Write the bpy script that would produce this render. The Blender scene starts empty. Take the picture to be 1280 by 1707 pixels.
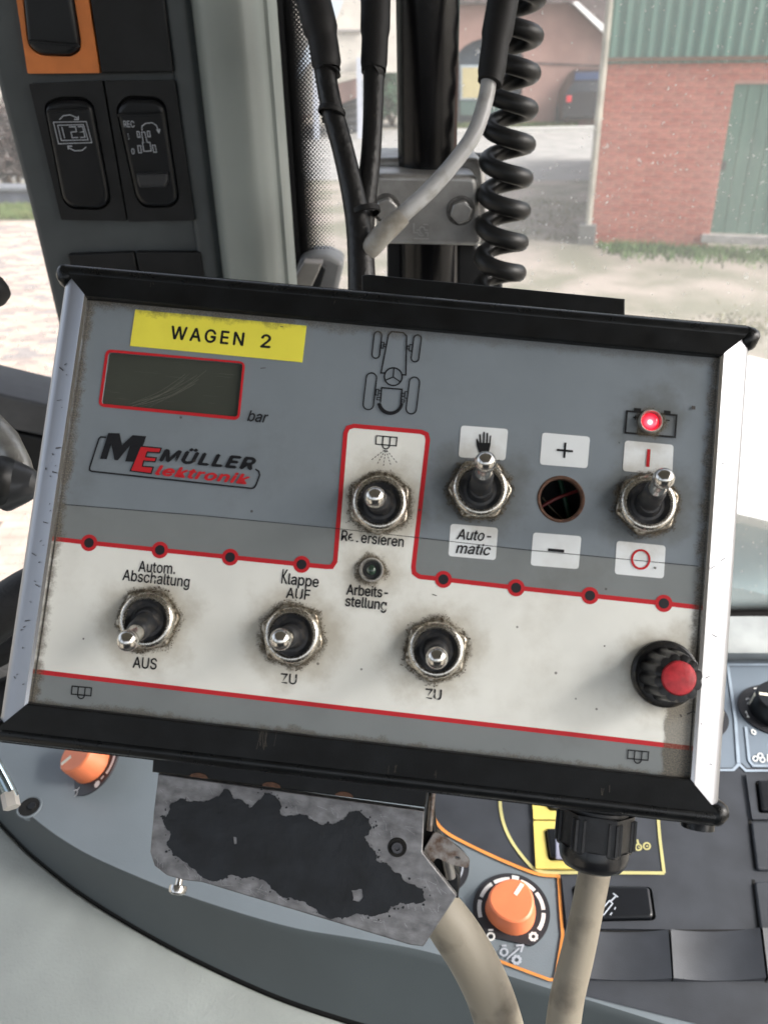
import bpy, bmesh, math, random, os
from mathutils import Vector, Matrix, noise as mnoise
from mathutils.geometry import tessellate_polygon
R = math.radians
random.seed(7)
S = bpy.context.scene
COL = S.collection

# ---------------------------------------------------------------- camera
FPX, CX, CY = 1409.0, 640.0, 853.5
PITCH, ROLL = R(30), R(1.4)
CAM = Vector((0, 0, 2.7))
fw = Vector((0, math.cos(PITCH), -math.sin(PITCH)))
r0, u0 = Vector((1, 0, 0)), Vector((0, math.sin(PITCH), math.cos(PITCH)))
rt = (math.cos(ROLL) * r0 - math.sin(ROLL) * u0).normalized()
up = (math.cos(ROLL) * u0 + math.sin(ROLL) * r0).normalized()
cd = bpy.data.cameras.new('camera'); cam = bpy.data.objects.new('camera', cd); COL.objects.link(cam)
cm = Matrix((rt, up, -fw)).transposed().to_4x4(); cm.translation = CAM
cam.matrix_world = cm
cd.sensor_fit = 'HORIZONTAL'; cd.sensor_width = 36; cd.lens = FPX / 1280 * 36
cd.clip_start = 0.01; cd.clip_end = 500
cd.dof.use_dof = True; cd.dof.focus_distance = 0.295; cd.dof.aperture_fstop = 30
S.camera = cam

# ---------------------------------------------------------------- light
w = bpy.data.worlds.new("World"); S.world = w; w.use_nodes = True
SUN_EL, SUN_AZ = R(40), R(108)       # azimuth clockwise from +Y
nt = w.node_tree; bg = nt.nodes['Background']
sky = nt.nodes.new('ShaderNodeTexSky'); sky.sky_type = 'NISHITA'; sky.sun_disc = False
sky.sun_elevation = SUN_EL; sky.sun_rotation = SUN_AZ
sky.air_density = 1.0; sky.dust_density = 6.0; sky.ozone_density = 1.0
hs_ = nt.nodes.new('ShaderNodeHueSaturation'); hs_.inputs['Saturation'].default_value = .45
nt.links.new(sky.outputs[0], hs_.inputs['Color']); nt.links.new(hs_.outputs[0], bg.inputs[0]); bg.inputs[1].default_value = 0.13
sl = bpy.data.lights.new('sun', 'SUN'); sl.energy = 1.4; sl.angle = R(20); sl.color = (1, .98, .95)
so = bpy.data.objects.new('sun', sl); COL.objects.link(so)
sd = Vector((math.sin(SUN_AZ) * math.cos(SUN_EL), math.cos(SUN_AZ) * math.cos(SUN_EL), math.sin(SUN_EL)))
so.rotation_euler = (-sd).to_track_quat('-Z', 'Y').to_euler(); so.location = (0, 0, 8)
S.view_settings.view_transform = 'Standard'; S.view_settings.look = 'None'
S.view_settings.exposure = 1.70; S.view_settings.gamma = 1
S.cycles.use_denoising = True
S.cycles.transparent_max_bounces = 16; S.cycles.max_bounces = 8

# ---------------------------------------------------------------- helpers
def ray(x, y):
    return (fw + rt * ((x - CX) / FPX) - up * ((y - CY) / FPX))
def at(x, y, d):                       # point at pixel x,y (photo pixels) and camera depth d
    return CAM + ray(x, y) * d
class Frame:                           # a real plane in the place; p() says where a photo point lies on it
    def __init__(s, o, U, V):
        s.N = U.cross(V).normalized(); s.U = U.normalized(); s.V = s.N.cross(s.U)
        s.o = Vector(o)
        s.M = Matrix((s.U, s.V, s.N)).transposed().to_4x4(); s.M.translation = s.o
        s.I = s.M.inverted()
    def p(s, x, y, h=0.0):
        d = ray(x, y); t = ((s.o + s.N * h) - CAM).dot(s.N) / d.dot(s.N)
        q = s.I @ (CAM + d * t); return (q.x, q.y)
    def ps(s, pts, h=0.0): return [s.p(x, y, h) for x, y in pts]
    def sc(s, x, y, h=0.0):            # metres per photo pixel there
        q = s.M @ Vector((*s.p(x, y, h), h)); return (q - CAM).dot(fw) / FPX
def upright(Y, X=0, Z=0): return Frame((X, Y, Z), Vector((1, 0, 0)), Vector((0, 0, 1)))

MATS = {}
def mat(name, col, rough=.5, metal=0, var=.12, vs=40, bump=0, bs=300, col2=None, thr=None, spec=.5, coat=0, emis=None, es=0, detail=4, rvar=0, stretch=None):
    if name in MATS: return MATS[name]
    m = bpy.data.materials.new(name); m.use_nodes = True; t = m.node_tree; n = t.nodes; L = t.links
    b = n['Principled BSDF']; MATS[name] = m
    b.inputs['Metallic'].default_value = metal; b.inputs['Roughness'].default_value = rough
    b.inputs['Specular IOR Level'].default_value = spec; b.inputs['Coat Weight'].default_value = coat
    tc = n.new('ShaderNodeTexCoord'); src = tc.outputs['Object']
    if stretch:
        mp = n.new('ShaderNodeMapping'); mp.inputs['Scale'].default_value = stretch; L.new(src, mp.inputs[0]); src = mp.outputs[0]
    nz = n.new('ShaderNodeTexNoise'); nz.inputs['Scale'].default_value = vs; nz.inputs['Detail'].default_value = detail
    L.new(src, nz.inputs['Vector'])
    cr = n.new('ShaderNodeValToRGB'); a, z = (thr or (.3, .7))
    cr.color_ramp.elements[0].position = a; cr.color_ramp.elements[1].position = z
    c2 = col2 or tuple(c * (1 - var * 2) for c in col)
    cr.color_ramp.elements[0].color = (*c2, 1); cr.color_ramp.elements[1].color = (*(tuple(min(1, c * (1 + var)) for c in col) if not col2 else col), 1)
    L.new(nz.outputs[0], cr.inputs[0]); L.new(cr.outputs[0], b.inputs['Base Color'])
    if rvar:
        mr = n.new('ShaderNodeMapRange'); mr.inputs[3].default_value = rough - rvar; mr.inputs[4].default_value = rough + rvar
        n2 = n.new('ShaderNodeTexNoise'); n2.inputs['Scale'].default_value = vs * 2.3; n2.inputs['Detail'].default_value = 5
        L.new(src, n2.inputs['Vector']); L.new(n2.outputs[0], mr.inputs[0]); L.new(mr.outputs[0], b.inputs['Roughness'])
    if bump:
        nb = n.new('ShaderNodeTexNoise'); nb.inputs['Scale'].default_value = bs; nb.inputs['Detail'].default_value = 3
        L.new(src, nb.inputs['Vector'])
        bp = n.new('ShaderNodeBump'); bp.inputs['Strength'].default_value = min(1, bump); bp.inputs['Distance'].default_value = .3 / bs
        L.new(nb.outputs[0], bp.inputs['Height']); L.new(bp.outputs[0], b.inputs['Normal'])
    if emis:
        b.inputs['Emission Color'].default_value = (*emis, 1); b.inputs['Emission Strength'].default_value = es
    return m

class MB:
    def __init__(s): s.v = []; s.f = []
    def add(s, vs, fs):
        k = len(s.v); s.v += [Vector(v) for v in vs]; s.f += [tuple(i + k for i in f) for f in fs]; return s
    def fill(s, loops, z=0, flip=False):
        ls = [[Vector((x, y, 0)) for x, y in l] for l in loops]
        tri = tessellate_polygon(ls); fl = [q for l in ls for q in l]
        vs = [(q.x, q.y, z) for q in fl]; fs = []
        for t in tri:
            a, b, c = (fl[i] for i in t); up_ = (b - a).cross(c - a).z > 0
            fs.append(tuple(t) if up_ != flip else (t[0], t[2], t[1]))
        return s.add(vs, fs)
    def slab(s, loops, z0, z1, bottom=False):
        s.fill(loops, z1)
        if bottom: s.fill(loops, z0, True)
        for k, l in enumerate(loops):
            A = sum(l[i - 1][0] * l[i][1] - l[i][0] * l[i - 1][1] for i in range(len(l)))
            if (A < 0) != (k > 0): l = l[::-1]
            n = len(l); vs = [(x, y, z0) for x, y in l] + [(x, y, z1) for x, y in l]
            s.add(vs, [(i, (i + 1) % n, n + (i + 1) % n, n + i) for i in range(n)])
        return s
    def rslab(s, l, z0, z1, b, steps=3, dish=0):
        A = sum(l[i - 1][0] * l[i][1] - l[i][0] * l[i - 1][1] for i in range(len(l)))
        if A < 0: l = l[::-1]
        n = len(l); nr = []
        for i in range(n):
            p, q, r_ = Vector(l[i - 1]), Vector(l[i]), Vector(l[(i + 1) % n])
            a = (q - p).normalized(); c = (r_ - q).normalized()
            m = Vector((-(a.y + c.y), a.x + c.x)); k = max(.35, m.length / 2); m = m.normalized() / k; nr.append(m)
        rows = [[(x, y, z0) for x, y in l]]
        for j in range(steps + 1):
            t = j / steps * math.pi / 2; ins = b * (1 - math.cos(t)); z = z1 - b + b * math.sin(t)
            rows.append([(l[i][0] + nr[i].x * ins, l[i][1] + nr[i].y * ins, z) for i in range(n)])
        if dish:
            rows.append([(x + (nr[i].x) * b, y + nr[i].y * b, z - dish) for i, (x, y, z) in enumerate(rows[-1])])
        s.loft(rows); top = rows[-1]
        s.fill([[(q[0], q[1]) for q in top]], top[0][2]); return s
    def loft(s, rows, closed=True, flip=False):
        n = len(rows[0]); vs = [q for r_ in rows for q in r_]; fs = []
        for j in range(len(rows) - 1):
            for i in range(n if closed else n - 1):
                a, b = j * n + i, j * n + (i + 1) % n
                fs.append((a, b, b + n, a + n) if not flip else (a, a + n, b + n, b))
        return s.add(vs, fs)
    def lathe(s, prof, M=None, seg=32, rad=None, cap=True):
        M = M or Matrix(); rows = []
        for r_, z in prof:
            rows.append([M @ Vector((r_ * (rad(a, z) if rad else 1) * math.cos(a), r_ * (rad(a, z) if rad else 1) * math.sin(a), z)) for a in [2 * math.pi * i / seg for i in range(seg)]])
        s.loft(rows)
        if cap and prof[-1][0] > 1e-7: s.add(rows[-1], [tuple(range(seg))])
        return s
    def tube(s, pts, rad, seg=14, cap=True):
        pts = [Vector(q) for q in pts]; n = len(pts); rows = []
        if not hasattr(rad, '__len__'): rad = [rad] * n
        T = [(pts[min(i + 1, n - 1)] - pts[max(i - 1, 0)]).normalized() for i in range(n)]
        x = T[0].orthogonal().normalized()
        for i in range(n):
            x = (x - T[i] * x.dot(T[i])).normalized(); y = T[i].cross(x)
            rows.append([pts[i] + (x * math.cos(a) + y * math.sin(a)) * rad[i] for a in [2 * math.pi * k / seg for k in range(seg)]])
        s.loft(rows)
        if cap: s.add(rows[0], [tuple(range(seg))[::-1]]); s.add(rows[-1], [tuple(range(seg))])
        return s
    def box(s, c, d, M=None):
        M = M or Matrix(); x, y, z = (q / 2 for q in d); c = Vector(c)
        vs = [M @ (c + Vector((a * x, b * y, e * z))) for a in (-1, 1) for b in (-1, 1) for e in (-1, 1)]
        return s.add(vs, [(0, 1, 3, 2), (4, 6, 7, 5), (0, 4, 5, 1), (2, 3, 7, 6), (0, 2, 6, 4), (1, 5, 7, 3)])
    def stroke(s, pts, wd, z=0, closed=False, z1=None):
        P = [Vector(q[:2]) for q in pts]; n = len(P); a_, b_ = [], []
        for i in range(n):
            if closed: d0, d1 = P[i] - P[i - 1], P[(i + 1) % n] - P[i]
            else: d0 = P[i] - P[i - 1] if i else P[1] - P[0]; d1 = P[i + 1] - P[i] if i < n - 1 else P[i] - P[i - 1]
            d0.normalize(); d1.normalize(); m = d0 + d1
            if m.length < 1e-6: m = d0.copy()
            m.normalize(); nn = Vector((-m.y, m.x)); k = max(.4, abs(nn.dot(Vector((-d0.y, d0.x)))))
            a_.append(P[i] + nn * wd / 2 / k); b_.append(P[i] - nn * wd / 2 / k)
        rows = [[(q.x, q.y, z) for q in b_], [(q.x, q.y, z) for q in a_]]
        if closed: rows = [r_ + [r_[0]] for r_ in rows]
        if z1 is not None:
            lo = [[(q[0], q[1], z1) for q in r_] for r_ in rows]; rows = [lo[0], rows[0], rows[1], lo[1]]
        return s.loft(rows, closed=False)
    def disc(s, c, r_, z=0, seg=28, ry=None, hole=None):
        l = [[(c[0] + r_ * math.cos(a), c[1] + (ry or r_) * math.sin(a)) for a in [2 * math.pi * i / seg for i in range(seg)]]]
        if hole: l.append([(c[0] + hole * math.cos(a), c[1] + hole * (ry or r_) / r_ * math.sin(a)) for a in [2 * math.pi * i / seg for i in range(seg)]])
        return s.fill(l, z)
    def build(s, name, m, parent=None, ang=35, M=None, fix=False):
        me = bpy.data.meshes.new(name); me.from_pydata([v[:] for v in s.v], [], s.f)
        if fix:
            bm = bmesh.new(); bm.from_mesh(me); bmesh.ops.remove_doubles(bm, verts=bm.verts, dist=1e-7)
            bmesh.ops.recalc_face_normals(bm, faces=bm.faces); bm.to_mesh(me); bm.free()
        if m: me.materials.append(m)
        if ang:
            me.shade_smooth(); me.set_sharp_from_angle(angle=R(ang))
        o = bpy.data.objects.new(name, me); COL.objects.link(o)
        if parent: o.parent = parent
        if M is not None: o.matrix_world = M
        return o
def tag(o, label=None, cat=None, group=None, kind=None):
    for k, v in (('label', label), ('category', cat), ('group', group), ('kind', kind)):
        if v: o[k] = v
    return o
def thing(name, label, cat, M=None, group=None):
    o = bpy.data.objects.new(name, None); COL.objects.link(o); o.empty_display_size = .01
    if M is not None: o.matrix_world = M if isinstance(M, Matrix) else Matrix.Translation(M)
    return tag(o, label, cat, group)
def sub(name, parent, M=None):
    o = bpy.data.objects.new(name, None); COL.objects.link(o); o.parent = parent; o.empty_display_size = .01
    if M is not None: o.matrix_local = M
    return o
def arc(cx, cy, r_, a0, a1, n=10, ry=None):
    return [(cx + r_ * math.cos(R(a0 + (a1 - a0) * i / n)), cy + (ry or r_) * math.sin(R(a0 + (a1 - a0) * i / n))) for i in range(n + 1)]
def roundc(pts, r_, n=5):             # round the corners of a polygon
    out = []; k = len(pts)
    rr = r_ if hasattr(r_, '__len__') else [r_] * k
    for i in range(k):
        p, q, s_ = Vector(pts[i - 1]), Vector(pts[i]), Vector(pts[(i + 1) % k]); e = min(rr[i], (p - q).length * .49, (s_ - q).length * .49)
        if e < 1e-9: out.append(tuple(q)); continue
        a, b = q + (p - q).normalized() * e, q + (s_ - q).normalized() * e
        for j in range(n + 1):
            t = j / n; out.append(tuple(a * (1 - t) ** 2 + q * 2 * t * (1 - t) + b * t * t))
    return out
def smooth(pts, n=6):                 # Catmull-Rom through points of any dimension
    P = [Vector(q) for q in pts]; out = []
    for i in range(len(P) - 1):
        a, b, c, d = P[max(i - 1, 0)], P[i], P[i + 1], P[min(i + 2, len(P) - 1)]
        for j in range(n):
            t = j / n; out.append(.5 * ((2 * b) + (c - a) * t + (2 * a - 5 * b + 4 * c - d) * t * t + (3 * b - a - 3 * c + d) * t ** 3))
    return out + [P[-1]]
try: FONT = bpy.data.fonts.load(os.path.join(bpy.utils.resource_path('LOCAL'), 'datafiles', 'fonts', 'Inter.woff2'))
except Exception: FONT = None
def _caph():
    c = bpy.data.curves.new('h', 'FONT'); c.body = 'H'
    if FONT: c.font = FONT
    o = bpy.data.objects.new('tmp', c); COL.objects.link(o); dg = bpy.context.evaluated_depsgraph_get()
    me = bpy.data.meshes.new_from_object(o.evaluated_get(dg)); h = max(v.co.y for v in me.vertices)
    bpy.data.objects.remove(o); bpy.data.curves.remove(c); bpy.data.meshes.remove(me); return h
CAPH = _caph()
def text(s, a, b, cap, m, parent, z, name='lettering', shear=0, bold=0, space=1, M=None):
    """letters whose base line runs from a to b (plane coordinates), capitals `cap` tall"""
    c = bpy.data.curves.new(name, 'FONT'); c.body = s
    if FONT: c.font = FONT
    c.shear = shear; c.space_character = space; c.resolution_u = 4
    o = bpy.data.objects.new('tmp', c); COL.objects.link(o)
    dg = bpy.context.evaluated_depsgraph_get(); me = bpy.data.meshes.new_from_object(o.evaluated_get(dg))
    bpy.data.objects.remove(o); bpy.data.curves.remove(c)
    xs = [v.co.x for v in me.vertices]; x0, x1 = min(xs), max(xs)
    a, b = Vector(a), Vector(b); d = b - a; L = d.length; sx = L / (x1 - x0); sy = cap / CAPH; an = math.atan2(d.y, d.x)
    T = Matrix.Translation((a.x, a.y, z)) @ Matrix.Rotation(an, 4, 'Z') @ Matrix.Diagonal((sx, sy, 1, 1)) @ Matrix.Translation((-x0, 0, 0))
    if bold:
        vs = [v.co.copy() for v in me.vertices]; fs = [tuple(p.vertices) for p in me.polygons]; V2, F2_ = [], []
        for k, (ox, oy) in enumerate(((0, 0), (1, 0), (-1, 0), (0, 1), (0, -1))):
            q = len(V2); V2 += [(v.x + ox * bold, v.y + oy * bold, k * 4e-6 / max(sx, sy)) for v in vs]; F2_ += [tuple(i + q for i in f) for f in fs]
        me = bpy.data.meshes.new(name); me.from_pydata(V2, [], F2_); T = T @ Matrix.Diagonal((1, 1, max(sx, sy), 1))
    me.transform(T); me.materials.clear(); me.materials.append(m)
    o = bpy.data.objects.new(name, me); COL.objects.link(o); o.parent = parent
    return o
# ---------------------------------------------------------------- the control box (plane found from its four photographed corners)
def c2w(x, y, z): return rt * x - up * y + fw * z     # camera axes (x right, y down, z forward) to world
aU, bD, tC = Vector((.99369, .10223, -.04609)), Vector((-.10631, .98956, -.09726)), Vector((-.47402, -.34197, 1.36304))
PW = .18; PH = PW * .6422
ctr = tC * PW + aU * PW / 2 + bD * PH / 2
B = Frame(CAM + c2w(*ctr), c2w(*aU), c2w(*(-bD)))
HX, HY = PW / 2, PH / 2
NUTS = [(246, 1034), (633, 839), (800, 816), (1079, 840), (487, 1059), (727, 1084)]
GR = [(B.p(x, y), .0088) for x, y in NUTS] + [(B.p(619, 950), .0042), (B.p(1084, 703), .0042), (B.p(1110, 1125), .0085)]

def grime_group():
    g = bpy.data.node_groups.new('grime', 'ShaderNodeTree'); n = g.nodes; L = g.links
    g.interface.new_socket('Color', in_out='INPUT', socket_type='NodeSocketColor')
    g.interface.new_socket('Color', in_out='OUTPUT', socket_type='NodeSocketColor')
    g.interface.new_socket('Mask', in_out='OUTPUT', socket_type='NodeSocketFloat')
    gi, go = n.new('NodeGroupInput'), n.new('NodeGroupOutput')
    tc = n.new('ShaderNodeTexCoord'); sp = n.new('ShaderNodeSeparateXYZ'); L.new(tc.outputs['Object'], sp.inputs[0])
    cb = n.new('ShaderNodeCombineXYZ'); L.new(sp.outputs[0], cb.inputs[0]); L.new(sp.outputs[1], cb.inputs[1])
    def noise(sc, det=5):
        q = n.new('ShaderNodeTexNoise'); q.inputs['Scale'].default_value = sc; q.inputs['Detail'].default_value = det; q.inputs['Roughness'].default_value = .65
        L.new(cb.outputs[0], q.inputs['Vector']); return q.outputs[0]
    def math_(op, a, b=None, c=None):
        q = n.new('ShaderNodeMath'); q.operation = op
        for i, v in enumerate((a, b, c)):
            if v is None: continue
            if hasattr(v, 'is_linked') or hasattr(v, 'links'): L.new(v, q.inputs[i])
            else: q.inputs[i].default_value = v
        return q.outputs[0]
    def mr(v, a, b, c=0., d=1.):
        q = n.new('ShaderNodeMapRange'); q.interpolation_type = 'SMOOTHSTEP'; L.new(v, q.inputs[0])
        for i, x in enumerate((a, b, c, d)): q.inputs[i + 1].default_value = x
        return q.outputs[0]
    nA, nB, nC = noise(650), noise(2600, 3), noise(70)
    wob = math_('ADD', math_('MULTIPLY', math_('SUBTRACT', nA, .5), .0030), math_('MULTIPLY', math_('SUBTRACT', noise(150, 2), .5), .0050))
    tot = None; fine = math_('MULTIPLY', math_('SUBTRACT', nB, .5), .0014); soft = None
    for (c, r_) in GR:
        dd = n.new('ShaderNodeVectorMath'); dd.operation = 'DISTANCE'; L.new(cb.outputs[0], dd.inputs[0]); dd.inputs[1].default_value = (*c, 0)
        d = math_('ADD', math_('ADD', dd.outputs['Value'], wob), fine)
        m = mr(d, r_ + .0010, r_ - .0010, 0, .92)
        s_ = mr(math_('ADD', dd.outputs['Value'], math_('MULTIPLY', math_('SUBTRACT', nC, .5), .02)), r_ + .009, r_ - .0012, 0, .60)
        tot = m if tot is None else math_('MAXIMUM', tot, m); soft = s_ if soft is None else math_('MAXIMUM', soft, s_)
    # dirt packed against the frame: top, left and right borders of the plate
    e = math_('ADD', wob, fine)
    top = mr(math_('ADD', math_('SUBTRACT', HY, sp.outputs[1]), e), .0034, .0003, 0, .75)
    topl = math_('MULTIPLY', top, mr(sp.outputs[0], .03, -.06, .45, 1))
    lef = mr(math_('ADD', math_('ADD', sp.outputs[0], HX), e), .0026, .0002, 0, .75)
    rig = mr(math_('ADD', math_('SUBTRACT', HX, sp.outputs[0]), e), .0026, .0002, 0, .75)
    bot = mr(math_('ADD', math_('ADD', sp.outputs[1], HY), e), .0016, .0002, 0, .5)
    cor = math_('MULTIPLY', mr(math_('ADD', math_('SUBTRACT', HX, sp.outputs[0]), math_('MULTIPLY', e, .5)), .0078, .0066, 0, .72), mr(math_('ADD', sp.outputs[1], e), -.034, -.039, 0, 1))
    for q in (topl, lef, rig, bot, cor): tot = math_('MAXIMUM', tot, q)
    stain = mr(noise(28, 8), .50, .78, 0, .30)
    vor = n.new('ShaderNodeTexVoronoi'); vor.inputs['Scale'].default_value = 170; L.new(cb.outputs[0], vor.inputs['Vector'])
    wn = n.new('ShaderNodeSeparateColor'); L.new(vor.outputs['Color'], wn.inputs[0])
    speck = math_('MULTIPLY', mr(vor.outputs['Distance'], .08, .05), math_('GREATER_THAN', wn.outputs[0], .91))
    sm = math_('MAXIMUM', math_('MAXIMUM', soft, stain), 0.0)
    def mix(f, a, b):
        q = n.new('ShaderNodeMix'); q.data_type = 'RGBA'; L.new(f, q.inputs[0])
        for i, v in ((6, a), (7, b)):
            if isinstance(v, tuple): q.inputs[i].default_value = v
            else: L.new(v, q.inputs[i])
        return q.outputs[2]
    c1n = n.new('ShaderNodeMix'); c1n.data_type = 'RGBA'; c1n.blend_type = 'MULTIPLY'; L.new(sm, c1n.inputs[0]); L.new(gi.outputs[0], c1n.inputs[6]); c1n.inputs[7].default_value = (.46, .40, .32, 1); c1 = c1n.outputs[2]
    dcol = n.new('ShaderNodeValToRGB'); dcol.color_ramp.elements[0].position = .38; dcol.color_ramp.elements[1].position = .66
    dcol.color_ramp.elements[0].color = (.035, .028, .020, 1); dcol.color_ramp.elements[1].color = (.20, .165, .115, 1); L.new(nB, dcol.inputs[0])
    c2 = mix(tot, c1, dcol.outputs[0]); c3 = mix(math_('MULTIPLY', speck, .75), c2, (.05, .045, .04, 1))
    L.new(c3, go.inputs[0]); L.new(math_('MAXIMUM', tot, stain), go.inputs[1]); return g
GG = grime_group()
def grimy(name, col, rough=.42, worn=None):
    m = mat(name, col, rough, var=.03, vs=60, spec=.28); t = m.node_tree; b = t.nodes['Principled BSDF']
    q = t.nodes.new('ShaderNodeGroup'); q.node_tree = GG
    s_ = b.inputs['Base Color'].links[0].from_socket; t.links.new(s_, q.inputs[0]); t.links.new(q.outputs[0], b.inputs['Base Color'])
    r_ = t.nodes.new('ShaderNodeMapRange'); r_.inputs[3].default_value = rough; r_.inputs[4].default_value = .95
    t.links.new(q.outputs[1], r_.inputs[0]); t.links.new(r_.outputs[0], b.inputs['Roughness'])
    if worn:                              # print rubbed away in spots
        tc = t.nodes.new('ShaderNodeTexCoord'); nz = t.nodes.new('ShaderNodeTexNoise'); nz.inputs['Scale'].default_value = 1500
        t.links.new(tc.outputs['Object'], nz.inputs['Vector']); tot = None
        for (c, r_) in worn:
            d = t.nodes.new('ShaderNodeVectorMath'); d.operation = 'DISTANCE'; t.links.new(tc.outputs['Object'], d.inputs[0]); d.inputs[1].default_value = (*c, .0004)
            a = t.nodes.new('ShaderNodeMath'); a.operation = 'MULTIPLY_ADD'; t.links.new(nz.outputs[0], a.inputs[0]); a.inputs[1].default_value = .0016; t.links.new(d.outputs['Value'], a.inputs[2])
            g = t.nodes.new('ShaderNodeMath'); g.operation = 'LESS_THAN'; t.links.new(a.outputs[0], g.inputs[0]); g.inputs[1].default_value = r_ * .62 + .0008
            if tot is None: tot = g.outputs[0]
            else:
                x = t.nodes.new('ShaderNodeMath'); x.operation = 'MAXIMUM'; t.links.new(tot, x.inputs[0]); t.links.new(g.outputs[0], x.inputs[1]); tot = x.outputs[0]
        iv = t.nodes.new('ShaderNodeMath'); iv.operation = 'SUBTRACT'; iv.inputs[0].default_value = 1; t.links.new(tot, iv.inputs[1])
        t.links.new(iv.outputs[0], b.inputs['Alpha'])
    return m
m_gray = grimy('plate_grey', (.205, .238, .268), .40)
m_gray2 = grimy('plate_grey_low', (.205, .225, .230), .5)
m_white = grimy('plate_white', (.80, .81, .765), .38)
m_patch = grimy('patch_white', (.76, .80, .82), .38)
m_red = grimy('plate_red', (.52, .022, .03), .4)
m_blk = grimy('plate_black', (.012, .013, .016), .45)
m_dot = grimy('plate_dot', (.02, .018, .022), .5)
m_yel = grimy('sticker_yellow', (.87, .80, .09), .45)
m_blkw = grimy('print_worn', (.014, .015, .018), .45, worn=[(B.p(x, y), r_) for x, y, r_ in
    [(261, 966, .0007), (499, 988, .0007), (498, 998, .0006), (594, 895, .0019), (584, 906, .0014), (641, 1013, .0009), (632, 1019, .0005), (491, 1131, .0006), (722, 1157, .0007), (727, 1166, .0006)]])
m_rail = mat('rail_black', (.0055, .0065, .0075), .42, var=.3, vs=120, bump=.25, bs=1800, rvar=.12, spec=.28)
m_ridge = mat('ridge_black', (.005, .006, .007), .30, var=.3, vs=120, bump=.08, bs=900, rvar=.12, spec=.35)
m_alu = mat('aluminium', (.40, .41, .435), .42, metal=1, var=.05, vs=30, bump=.05, bs=1500, rvar=.08, stretch=(1, .05, 1))
m_alu2 = mat('aluminium_lip', (.88, .88, .88), .22, metal=1, var=.03)
m_dark = mat('housing_dark', (.02, .021, .022), .6, bump=.2, bs=900)
m_chrome = mat('toggle_chrome', (.62, .60, .56), .15, metal=1, var=.06, vs=300, rvar=.06)
m_nut = mat('toggle_nut', (.46, .42, .35), .34, metal=1, var=.3, vs=900, bump=.5, bs=2500, col2=(.12, .095, .065), thr=(.38, .55), rvar=.15)
m_col = mat('toggle_collar', (.60, .57, .51), .26, metal=1, var=.3, vs=500, bump=.25, bs=1800, col2=(.22, .18, .13), thr=(.30, .42), rvar=.1)
m_boot = mat('toggle_boot', (.020, .022, .026), .5, var=.3, vs=500, bump=.3, bs=1800, col2=(.07, .062, .052), thr=(.25, .5))
m_crumb = mat('dirt_crumbs', (.17, .135, .09), .95, var=.4, vs=2500, col2=(.03, .024, .016), thr=(.35, .65))

box = thing('control_box', 'grey and white sprayer control box in a black and aluminium frame with toggle switches', 'control box', B.M)
MM = .001
# housing behind the plate
MB().slab([[(-.096, -.0648), (.096, -.0648), (.096, .0648), (-.096, .0648)]], -.0435, -.0200).slab([[(-.096, -.0648), (.096, -.0648), (.096, .0648), (-.096, .0648)], [(-.0885, -.0563), (.0885, -.0563), (.0885, .0563), (-.0885, .0563)]], -.0200, -.0035).build('housing', m_dark, box, ang=0)
# front plate, with the display window and the empty switch hole cut out
hole = B.p(935, 832); HR = .0062
disp = [B.p(*q) for q in ((181, 587), (405, 606), (396, 695), (169, 673))]
plate = [(-HX, -HY), (HX, -HY), (HX, HY), (-HX, HY)]
cir = [(hole[0] + HR * math.cos(a), hole[1] + HR * math.sin(a)) for a in [2 * math.pi * i / 40 for i in range(40)]]
dl = roundc(disp, .001)
MB().slab([plate, dl, cir], -.0016, 0).build('front_plate', m_gray, box, ang=0)
# below the fine seam the grey is warmer
seam = [B.p(*q) for q in ((107, 841), (330, 859), (560, 881), (860, 915), (1163, 944))]
lo = [(-HX + .0002, -HY + .0002), (HX - .0002, -HY + .0002)] + seam[::-1]
lo[2] = (HX - .0002, seam[-1][1]); lo[-1] = (-HX + .0002, seam[0][1])
MB().fill([lo], .00006).build('lower_foil', m_gray2, box, ang=0)
# white field with its raised column
TL = [(88, 898), (149, 905), (267, 917), (384, 929), (503, 941), (543, 945)]
col_l = [(556, 941), (560, 925), (577, 724)]
col_r = [(712, 731), (690, 950)]
TR_ = [(702, 962), (739, 966), (860, 980), (983, 993), (1106, 1006), (1166, 1013)]
top_line = TL + [(553, 945), (559, 936), (576, 722), (580, 713), (590, 710), (702, 720), (711, 724), (713, 733), (689, 945), (690, 955), (698, 961)] + TR_
top_w = B.ps(top_line); bot_l = B.ps([(55, 1119), (560, 1179), (1148, 1247)])
top_w[0] = (-HX + .0003, top_w[0][1]); top_w[-1] = (HX - .0003, top_w[-1][1]); bot_l[0] = (-HX + .0003, bot_l[0][1]); bot_l[-1] = (HX - .0003, bot_l[-1][1])
MB().fill([top_w + bot_l[::-1]], .00012).build('white_field', m_white, box, ang=0)
MB().stroke(top_w, .00125, .00018).build('red_line', m_red, box, ang=0)
MB().stroke(bot_l, .00125, .00018).build('red_line', m_red, box, ang=0)
MB().stroke([(x, y) for x, y in seam], .00016, .00022).build('seam_line', m_blk, box, ang=0)
for q in ((149, 905), (267, 917), (384, 929), (503, 941), (739, 966), (860, 980), (983, 993), (1106, 1006)):
    c = B.p(*q); o = MB().disc(c, .00235, .00024).build('indicator_ring', m_red, box, ang=0)
    MB().disc(c, .0014, .00030).build('indicator_dot', m_dot, o, ang=0)
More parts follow.
